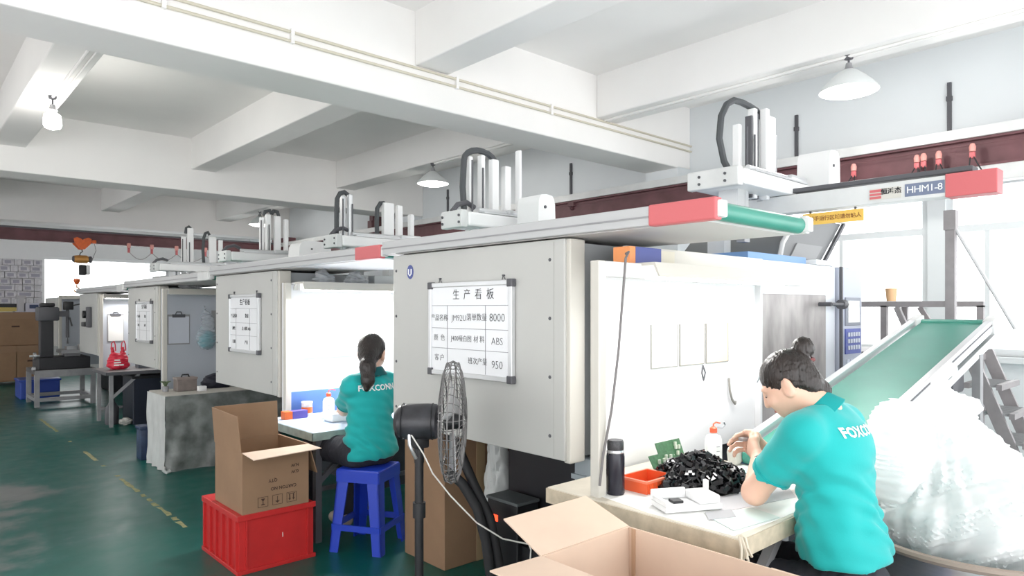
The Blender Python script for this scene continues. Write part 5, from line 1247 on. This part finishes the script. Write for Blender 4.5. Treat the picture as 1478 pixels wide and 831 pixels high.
# far left stock: cartons, pallet of white boxes on a rack
for (xa, xb, ya, yb, za, zb, lab) in ((.6, 1.70, 15.3, 16.0, .09, .72, 'lower left brown carton of the stack at far left'), (1.71, 2.14, 15.3, 16.0, .09, .72, 'lower right brown carton of the stack at far left'),
                                 (.6, 1.25, 15.3, 16.0, .725, 1.33, 'upper left brown carton of the stack at far left'), (1.26, 2.12, 15.32, 15.95, .725, 1.33, 'upper right brown carton of the stack at far left')):
    t = thing('stock_carton', lab, 'carton', ((xa+xb)/2, (ya+yb)/2, za), 'brown cartons stacked at far left')
    part(t, 'carton_body', bx(xa, xb, ya, yb, za, zb, .006), M_CARTON, smooth=False)
    part(t, 'lid_edge', B().box(xa-.004, xb+.004, ya-.005, ya, zb-.12, zb-.005), mat('lid_edge_brown', (.29, .18, .11), .9), smooth=False)  # lid edge strip in a flat brown close to the carton's
    part(t, 'hand_hole', bx((xa+xb)/2-.06, (xa+xb)/2+.06, ya-.003, ya, za+.33, za+.36), M_INKB, smooth=False)
t = thing('wooden_pallet', 'wooden pallet under the stacked brown cartons', 'pallet', (1.4, 15.65, 0))
for k in range(5): part(t, 'slat', bx(.58, 2.16, 15.28+k*.16, 15.36+k*.16, .07, .088), mat('pallet_wood', (.22, .13, .07), .8), smooth=False)
for k in range(3): part(t, 'runner', bx(.6+k*.72, .7+k*.72, 15.28, 16.0, 0, .07), MATS['pallet_wood'], smooth=False)
rk = thing('storage_rack', 'dark steel rack under the stacked white boxes', 'rack', (1.4, 16.6, 0))
part(rk, 'shelf', bx(.5, 2.30, 16.2, 17.0, 1.42, 1.49), M_BLACK, smooth=False)
part(rk, 'yellow_beam', bx(.5, 2.0, 16.17, 16.2, 1.34, 1.42), mat('rack_yellow', (.62, .50, .14), .5), smooth=False)
for (x, y) in ((.55, 16.25), (2.25, 16.25), (.55, 16.95), (2.25, 16.95)): part(rk, 'post', bx(x-.03, x+.03, y-.03, y+.03, 0, 1.42), M_DGREY, smooth=False)
M_BOXW = mat('white_print_box', (.66, .65, .68), .6, var=.25, scale=14)
boxes_done = []; ORD = ('first', 'second', 'third', 'fourth', 'fifth', 'sixth', 'seventh', 'eighth', 'ninth', 'tenth'); nrow = 7; rowh = .126
for r in range(nrow):
    x = .95 + (.11 if r % 2 else 0)
    while x < 2.12:
        w = rnd.choice((.19, .19, .28, .12)); w = min(w, 2.24-x)
        nb_ = sum(1 for q in boxes_done if q == r); boxes_done.append(r)
        t = thing('white_box', 'printed white box, %s from left, %s row, far left stack' % (ORD[nb_], ('bottom', 'second lowest', 'third lowest', 'middle', 'third highest', 'second highest', 'top')[r]), 'box', (x+w/2, 16.4, 1.49+r*rowh), 'white boxes stacked on the far rack')
        part(t, 'box_body', bx(x+.004, x+w-.004, 16.32+rnd.uniform(0, .03), 16.8, 1.49+r*rowh, 1.49+(r+1)*rowh-.006, .004), M_BOXW, smooth=False)
        if w > .15: part(t, 'print_panel', bx(x+.04, x+w-.05, 16.314, 16.321, 1.49+r*rowh+.03, 1.49+(r+1)*rowh-.035), mat('grey_print', (.36, .35, .42), .7), smooth=False)
        x += w
t = thing('bench_scale', 'pale grey instrument standing in front of the white boxes', 'instrument', (2.3, 15.5, 1.33))
part(t, 'body', bx(1.86, 2.08, 15.5, 15.75, 1.332, 1.50, .01), mat('instrument_violet', (.50, .50, .58), .5), smooth=False)
part(t, 'display', bx(1.92, 2.06, 15.494, 15.5, 1.40, 1.47), M_NAVY, smooth=False)
part(t, 'pillar', bx(1.74, 1.84, 15.5, 15.65, 1.332, 1.60, .01).box(1.72, 1.87, 15.52, 15.6, 1.58, 1.64), mat('instrument_grey', (.45, .44, .46), .5), smooth=False)
part(t, 'tray', bx(1.70, 2.10, 15.45, 15.8, 1.3315, 1.345), mat('instrument_violet', (.5, .5, .58), .5), smooth=False)

# ================================================================ PEOPLE
def V3(*a): return Vector(a)
def head_prims(c, Mr, nb, hs=1.0):
    """c: centre, Mr: 3x3 rotation of the head (x right, y forward, z up), nb: base of the neck"""
    L = lambda x, y, z: tuple(Vector(c) + Mr @ (Vector((x, y, z))*hs))
    rm = [list(r) for r in Mr]
    E = lambda x, y, z, a, b_, d, k=.02: ('e', L(x, y, z), (a*hs, b_*hs, d*hs), rm, k)
    pr = [E(0, -.012, .022, .073, .090, .083), E(0, .028, -.030, .060, .062, .076, .03), E(0, .050, -.080, .034, .032, .028, .03),
          ('c', L(0, .088, .012), L(0, .103, -.030), .007, .011, .012), E(0, .100, -.034, .016, .012, .009, .008),
          E(.032, .070, -.035, .024, .018, .022, .02), E(-.032, .070, -.035, .024, .018, .022, .02),
          E(0, .082, -.061, .021, .011, .006, .004), E(0, .080, -.070, .018, .011, .006, .004),
          E(.028, .076, .020, .022, .012, .008, .012), E(-.028, .076, .020, .022, .012, .008, .012)]
    for s in (-1, 1):
        pr += [E(s*.073, -.008, -.015, .009, .019, .031, .006), E(s*.071, .002, -.03, .008, .012, .018, .006), E(s*.080, -.016, -.005, .006, .012, .024, .006)]
    pr.append(('c', L(0, -.025, -.06), tuple(nb), .048, .055, .03))
    return pr, L, rm
def hand_prims(w, f, n, s, curl=(35, 45, 30), spread=6, scale=1.0, thumb_close=.5):
    """w wrist, f finger direction, n palm normal (fingers curl toward it), s toward the thumb"""
    w, f, n, s = Vector(w), Vector(f).normalized(), Vector(n).normalized(), Vector(s).normalized()
    P = []; t = lambda v: tuple(v)
    lens = ((.040, .024, .020), (.044, .028, .021), (.041, .026, .020), (.032, .020, .018))
    for i in range(4):
        off = (1.5-i)*.0185*scale
        k = w + f*(.080 - .006*abs(i-1.2))*scale + s*off
        P.append(('c', t(w + f*.012 + s*off*.55), t(k), .0125*scale, .0105*scale, .014))
        d = (f + s*math.tan(R(spread*(1.5-i)))).normalized(); a = 0; q = k
        for j in range(3):
            a += R(curl[j] + 3*i)
            dd = d*math.cos(a) + n*math.sin(a)
            q2 = q + dd*lens[i][j]*scale
            P.append(('c', t(q), t(q2), (.0092-.0008*j)*scale, (.0086-.0008*j)*scale, .005)); q = q2
    q = w + f*.028*scale + s*.020*scale
    for (ln, cs, cn) in ((.040, .75, .35), (.030, .35, .55*thumb_close+.2), (.024, .0, .8*thumb_close)):
        dd = (f*.7 + s*cs + n*cn).normalized(); q2 = q + dd*ln*scale
        P.append(('c', t(q), t(q2), .0115*scale, .0095*scale, .008)); q = q2
    return P
def project_text(s, size, centre, right, up, tree, direc, off=.003, bold=.0):
    me = text_mesh(s, size, centre, right, up, depth=0, bold=bold, space=1.02)
    bm = bmesh.new(); bm.from_mesh(me)
    bmesh.ops.triangulate(bm, faces=bm.faces[:])
    for _ in range(3):
        es = [e for e in bm.edges if e.calc_length() > .009]
        if es: bmesh.ops.subdivide_edges(bm, edges=es, cuts=1)
        bmesh.ops.triangulate(bm, faces=[f for f in bm.faces if len(f.verts) > 3])
    d = Vector(direc).normalized()
    for v in bm.verts:
        h = tree.ray_cast(v.co - d*.3, d)
        if h[0] is not None: v.co = h[0] - d*off
    bm.to_mesh(me); bm.free()
    return me

def person(label, loc, J, colours, folds, head, hair, hands, text, shirt_cut=None):
    loc = Vector(loc)
    hs = head.get('s', 1.0); hp, L, rm = head_prims(head['c'], head['M'], head['nb'], hs)
    body = list(hp)
    # trunk (under the shirt), arms and legs in one surface
    body += [('e', p, r, None, .05) for p, r in J['trunk']]
    for a in J['arms']:
        sh, el, wr = a
        body += [('c', sh, el, .046, .038, .04), ('c', el, wr, .038, .026, .02)]
    for (hipj, kn, an, toe) in J['legs']:
        body += [('c', hipj, kn, .076, .055, .04), ('c', kn, an, .05, .034, .03), ('c', an, toe, .034, .026, .02)]
    for h in hands: body += hand_prims(**h)
    bo = solo('person', sdf_mesh(body, .0045, .02), M_SKIN, label, 'person', tuple(loc), 'workers')
    # shirt
    sp = [('e', p, r, None, .06) for p, r in J['shirt']]; cuts = []
    for (sh, el, wr), f in zip(J['arms'], J['sleeve']):
        sh, el = Vector(sh), Vector(el); e = sh.lerp(el, f)
        sp.append(('c', tuple(sh), tuple(e), .064, .062, .016))
        d = (el-sh).normalized(); c0 = e + d*.075
        cuts += [('e', tuple(e+d*.0605), (.075, .075, .062), None)]
    sa, sb = Vector(J['arms'][0][0]), Vector(J['arms'][1][0])
    nb = Vector(head['nb'])
    for s_ in (sa, sb): sp.append(('c', tuple(s_.lerp(nb, .06)+V3(0, 0, .004)), tuple(nb.lerp(s_, .30)+V3(0, -.004, .006)), .052, .046, .05))
    # neck opening and hem
    Ln = Vector(L(0, -.02, -.06)); nd = (Ln-nb).normalized()
    cuts.append(('c', tuple(nb+nd*.035), tuple(nb+nd*.12), .060, .075))
    cuts += J.get('cuts', [])
    shm = sdf_mesh(sp, .0055, .05, disp=folds, cuts=cuts)
    bm = bmesh.new(); bm.from_mesh(shm); tree = BVHTree.FromBMesh(bm); bm.free()
    so = part(bo, 'polo_shirt', shm, colours['shirt'], label=colours.get('shirt_label', 'teal polo shirt'))
    # collar: a stand ring with fold
    up = nd; fw = head['M'] @ Vector((0, 1, 0)); fw = (fw - up*fw.dot(up)).normalized(); rt = fw.cross(up)
    b = B(); rings = []
    cs = head.get('s', 1.0)
    for (r_, h_) in ((.062*cs, .004), (.058*cs, .032), (.061*cs, .037), (.066*cs, .032), (.082*cs, -.016), (.078*cs, -.018), (.062*cs, .026)):
        rg = []
        for k in range(37):
            a = R(14) + (2*math.pi-R(28))*k/36 + math.pi/2
            p = nb + fw*(r_*.98*math.sin(a)) + rt*(r_*math.cos(a)) + up*(h_+.004*math.sin(a)) 
            rg.append(b.bm.verts.new(p))
        rings.append(rg)
    for r0, r1 in zip(rings, rings[1:]):
        for k in range(36): b.bm.faces.new((r0[k], r0[k+1], r1[k+1], r1[k]))
    part(so, 'collar', b, colours['collar'])
    for i, (sh, el, wr) in enumerate(J['arms']):
        sh, el = Vector(sh), Vector(el); e = sh.lerp(el, J['sleeve'][i]); d = (el-sh).normalized()
        ax = d.orthogonal().normalized(); ay = d.cross(ax)
        part(so, 'cuff', B().tube([e-d*.004+ax*(.0585*math.cos(2*math.pi*k/28))+ay*(.0585*math.sin(2*math.pi*k/28)) for k in range(28)], .0045, 6, True), colours['collar'])
    if text:
        tm = project_text(text['s'], text['size'], text['c'], text['right'], text['up'], tree, text['dir'], bold=.0012)
        part(so, 'back_lettering', tm, mat('white_print_ink', (.85, .86, .86), .6), smooth=False, label='white lettering across the shoulders')
    # trousers
    tp = [('e', p, r, None, .06) for p, r in J['hips']]
    for (hipj, kn, an, toe) in J['legs']:
        an2 = Vector(kn).lerp(Vector(an), .93)
        tp += [('c', hipj, kn, .092, .070, .05), ('c', kn, tuple(an2), .066, .056, .04)]
    part(bo, 'trousers', sdf_mesh(tp, .009, .04, disp=lambda X, Y, Z: .003*np.sin(60*Z+25*X+10*np.sin(30*Y))), M_PANTS)
    for (hipj, kn, an, toe) in J['legs']:
        a, t_ = Vector(an), Vector(toe)
        part(bo, 'shoe', sdf_mesh([('c', (a.x, a.y-.01, .045), (t_.x, t_.y+.02, .038), .043, .036, .02), ('e', (a.x, a.y-.02, .06), (.04, .045, .045), None, .02)], .007, .02), colours['shoe'])
    # hair
    E = lambda x, y, z, a, b_, d, k=.02: ('e', L(x, y, z), (a*hs, b_*hs, d*hs), rm, k)
    hm = sdf_mesh([E(0, -.016, .026, .081, .098, .091)] + [E(*q) for q in hair['local']] + hair['world'], .0045, .015,
                  cuts=[E(0, .112, -.032, .078, .070, .098)] + [E(s*.078, .032, -.070, .032, .052, .052) for s in (-1, 1)] + [E(s*.086, -.008, -.018, .020, .024, .038) for s in (-1, 1)],
                  disp=lambda X, Y, Z: .0016*np.sin(420*X+60*np.sin(22*Z))*np.sin(300*Y+40*Z) + .0012*np.sin(900*X+500*Y))
    ho = part(bo, 'hair', hm, M_HAIR)
    for (nm, b_, m_) in hair.get('ties', ()): part(ho, nm, b_, m_)
    for s in (-1, 1):
        me = sdf_mesh([('e', L(s*.030, .0800, -.004), (.012, .006, .0040), rm)], .0015, .004)
        ey = part(bo, 'eye', me, mat('eye_white', (.40, .30, .26), .4))
        part(ey, 'iris', sdf_mesh([('e', L(s*.030, .0850, -.005), (.005, .003, .0040), rm)], .001, .002), M_BLACK)
        part(bo, 'eyebrow', sdf_mesh([('c', L(s*.014, .089, .020), L(s*.044, .078, .022), .0035, .0025)], .0012, .002), M_HAIR)
    part(bo, 'mouth', sdf_mesh([('e', L(0, .0905, -.0655), (.020, .005, .005), rm)], .0012, .003), mat('lips', (.55, .22, .20), .4))
    return bo, so

# ---- the seated worker at the near table (facing the booth wall)
cx, sy = 2.145, .845
M1 = Matrix.Rotation(R(14), 3, 'Z') @ Matrix.Rotation(R(-34), 3, 'X')
hc1 = Vector((2.105, 1.005, 1.163)); nb1 = Vector((cx-.008, sy+.062, 1.080))
J1 = dict(
    trunk=[((cx, sy, .62), (.11, .07, .10)), ((cx, sy+.02, .76), (.115, .08, .14)), ((cx, sy+.045, .93), (.125, .08, .13))],
    shirt=[((cx, sy, .655), (.160, .122, .075)), ((cx, sy+.012, .715), (.150, .113, .085)), ((cx, sy+.022, .80), (.142, .104, .11)), ((cx, sy+.036, .93), (.150, .108, .12)), ((cx, sy+.042, 1.00), (.140, .096, .085))],
    hips=[((cx, sy, .56), (.150, .115, .12)), ((cx, sy-.01, .50), (.16, .14, .09))],
    arms=[((cx-.142, sy+.066, 1.020), (2.045, 1.085, .812), (2.195, 1.150, .885)), ((cx+.142, sy+.066, 1.020), (2.40, 1.09, .815), (2.325, 1.18, .885))],
    sleeve=[.62, .62],
    legs=[((cx-.09, sy+.02, .53), (cx-.10, sy+.40, .53), (cx-.10, sy+.36, .07), (cx-.10, sy+.48, .035)), ((cx+.09, sy+.02, .53), (cx+.10, sy+.40, .53), (cx+.10, sy+.36, .07), (cx+.10, sy+.48, .035))],
    cuts=[('e', (cx, sy, .49), (.40, .34, .172), None)])
def folds1(X, Y, Z):
    w = np.clip((.93-Z)/.12, 0, 1)
    m = .5+.5*np.sin(13*X+9*Z+4*Y+1.1)
    return (.0050*m*np.sin(88*Z+26*X+4*np.sin(19*X+13*Y+7*Z)) * w + (.0026*np.sin(40*Z+52*X+2.5*np.sin(24*Z+12*Y)) + .0018*np.sin(75*Y-60*Z+34*X))*np.clip((1.0-Z)/.08, .1, 1))
hands1 = [dict(w=(2.198, 1.153, .889), f=(.45, .6, .35), n=(.6, .1, -.35), s=(-.15, -.3, .8), curl=(28, 36, 22), scale=.92), dict(w=(2.322, 1.183, .889), f=(-.45, .6, .35), n=(-.6, .1, -.35), s=(.15, -.3, .8), curl=(28, 36, 22), scale=.92)]
bun = V3(2.140, .972, 1.274)
hair1 = dict(local=[(0, -.062, -.030, .058, .050, .058), (0, -.02, .06, .06, .07, .035)],
             world=[('e', tuple(bun), (.034, .034, .037), None, .006), ('e', (2.150, .918, 1.145), (.030, .028, .032), None, .012)],
             ties=[('hair_tie', B().tube([(bun.x+.029*math.cos(a), bun.y+.029*math.sin(a)-.002, bun.z-.030+.006*math.sin(a)) for a in [k*math.pi/10 for k in range(20)]], .006, 6, True), mat('maroon_tie', (.16, .04, .04), .7)),
                   ('nape_tie', sdf_mesh([('e', (2.148, .898, 1.128), (.022, .012, .011), None)], .002, .005), mat('coral_tie', (.80, .25, .22), .7)),
                   ('hair_clip', B().tube([(hc1 + M1 @ V3(-.053, .05+.006*k, .060-.004*k)) for k in range(4)], .0035, 6), M_STEEL)])
bo1, so1 = person('person in teal polo shirt with hair in a bun, sorting parts at the near table', (cx, sy, 0), J1,
       dict(shirt=M_SHIRT, collar=mat('teal_rib', (.0, .30, .30), .8), shoe=mat('dark_shoe', (.03, .03, .035), .6)), folds1,
       dict(c=hc1, M=M1, nb=nb1, s=.88), hair1, hands1, dict(s='FOXCONN', size=.038, c=(cx+.0, .5, 1.035), right=(1, 0, 0), up=(0, 0, 1), dir=(0, 1, 0)))
part(bo1, 'bracelet', B().tube([V3(2.186, 1.143, .879) + V3(.75, -.55, 0).normalized()*(.031*math.cos(a)) + V3(-.35, -.45, .8).normalized()*(.031*math.sin(a)) for a in [k*math.pi/12 for k in range(24)]], .0022, 6, True), M_DGREY)
part(bo1, 'white_tag', B().slab([(2.005, .79, .625), (2.035, .775, .625), (2.042, .766, .575), (2.022, .775, .572)], .002), M_PAPER, smooth=False)
solo('held_part', bx(-.035, .035, -.012, .012, -.006, .006, .002, Matrix.Translation((2.262, 1.225, .935)) @ Matrix.Rotation(R(-20), 4, 'Z')), mat('grey_part', (.30, .28, .28), .4), 'grey plastic part held in the hands of the worker with the bun', 'plastic part', (2.262, 1.225, .925))
stool(cx, sy, 0, 'blue plastic stool under the worker with the bun')

# ---- the worker on the blue stool, back to the camera
cx2, cy2 = 2.10, 3.545
M2 = Matrix.Rotation(R(-48), 3, 'Z') @ Matrix.Rotation(R(-16), 3, 'X')
hc2 = Vector((2.145, 3.60, 1.130)); nb2 = Vector((2.125, 3.555, 1.005))
J2 = dict(
    trunk=[((cx2, cy2, .58), (.115, .07, .09)), ((cx2, cy2+.005, .72), (.12, .085, .14)), ((cx2+.01, cy2+.005, .88), (.13, .085, .12))],
    shirt=[((cx2, cy2, .555), (.172, .128, .075)), ((cx2, cy2, .64), (.158, .115, .10)), ((cx2, cy2+.003, .74), (.143, .10, .11)), ((cx2+.01, cy2+.003, .86), (.152, .10, .11)), ((cx2+.015, cy2+.005, .925), (.140, .09, .075))],
    hips=[((cx2, cy2, .555), (.145, .10, .078)), ((cx2, cy2+.05, .56), (.145, .10, .075))],
    arms=[((1.985, 3.555, .940), (2.045, 3.76, .785), (2.13, 3.92, .745)), ((2.245, 3.565, .940), (2.28, 3.76, .775), (2.235, 3.93, .745))],
    sleeve=[.72, .72],
    legs=[((cx2-.085, cy2+.03, .56), (cx2-.16, cy2+.40, .545), (cx2-.20, cy2+.50, .08), (cx2-.22, cy2+.60, .035)), ((cx2+.085, cy2+.03, .56), (cx2+.08, cy2+.42, .545), (cx2+.05, cy2+.40, .08), (cx2+.05, cy2+.52, .035))],
    cuts=[('e', (cx2, cy2, .40), (.45, .40, .13), None)])
def folds2(X, Y, Z):
    return .0042*np.sin(62*Z+48*X+2.5*np.sin(18*X+12*Z)) * np.clip((.95-Z)/.1, 0, 1) + .002*np.sin(110*Z+30*X+3*np.sin(20*Y)) + .0015*np.sin(70*X+30*Z)
hands2 = [dict(w=(2.133, 3.925, .748), f=(.55, .8, .0), n=(.1, .1, -1), s=(.8, -.5, .1), curl=(18, 25, 15)), dict(w=(2.23, 3.936, .748), f=(-.4, .85, .0), n=(-.1, .1, -1), s=(-.85, -.4, .1), curl=(18, 25, 15))]
hair2 = dict(local=[(0, -.060, -.025, .062, .052, .062), (0, -.02, .05, .07, .08, .06)],
             world=[('c', (2.085, 3.535, 1.12), (2.05, 3.49, 1.06), .045, .042, .03), ('c', (2.05, 3.49, 1.06), (2.035, 3.462, .985), .042, .034, .03), ('c', (2.035, 3.462, .985), (2.02, 3.452, .935), .034, .014, .03)],
             ties=[('hair_tie', B().tube([V3(2.082, 3.532, 1.115) + V3(.7, -.5, .3).normalized()*(.047*math.cos(a)) + V3(-.2, .3, .8).normalized()*(.047*math.sin(a)) for a in [k*math.pi/10 for k in range(20)]], .006, 6, True), mat('maroon_tie', (.16, .04, .04), .7))])
bo2, so2 = person('person in teal polo shirt with long ponytail, seated on the blue stool with back turned', (cx2, cy2, 0), J2,
       dict(shirt=M_SHIRT, collar=mat('dark_teal_rib', (.0, .10, .11), .8), shoe=mat('beige_shoe', (.42, .35, .30), .6)), folds2,
       dict(c=hc2, M=M2, nb=nb2), hair2, hands2, dict(s='FOXCONN', size=.046, c=(cx2-.0, 3.2, .938), right=(1, 0, 0), up=(0, 0, 1), dir=(0, 1, 0)))
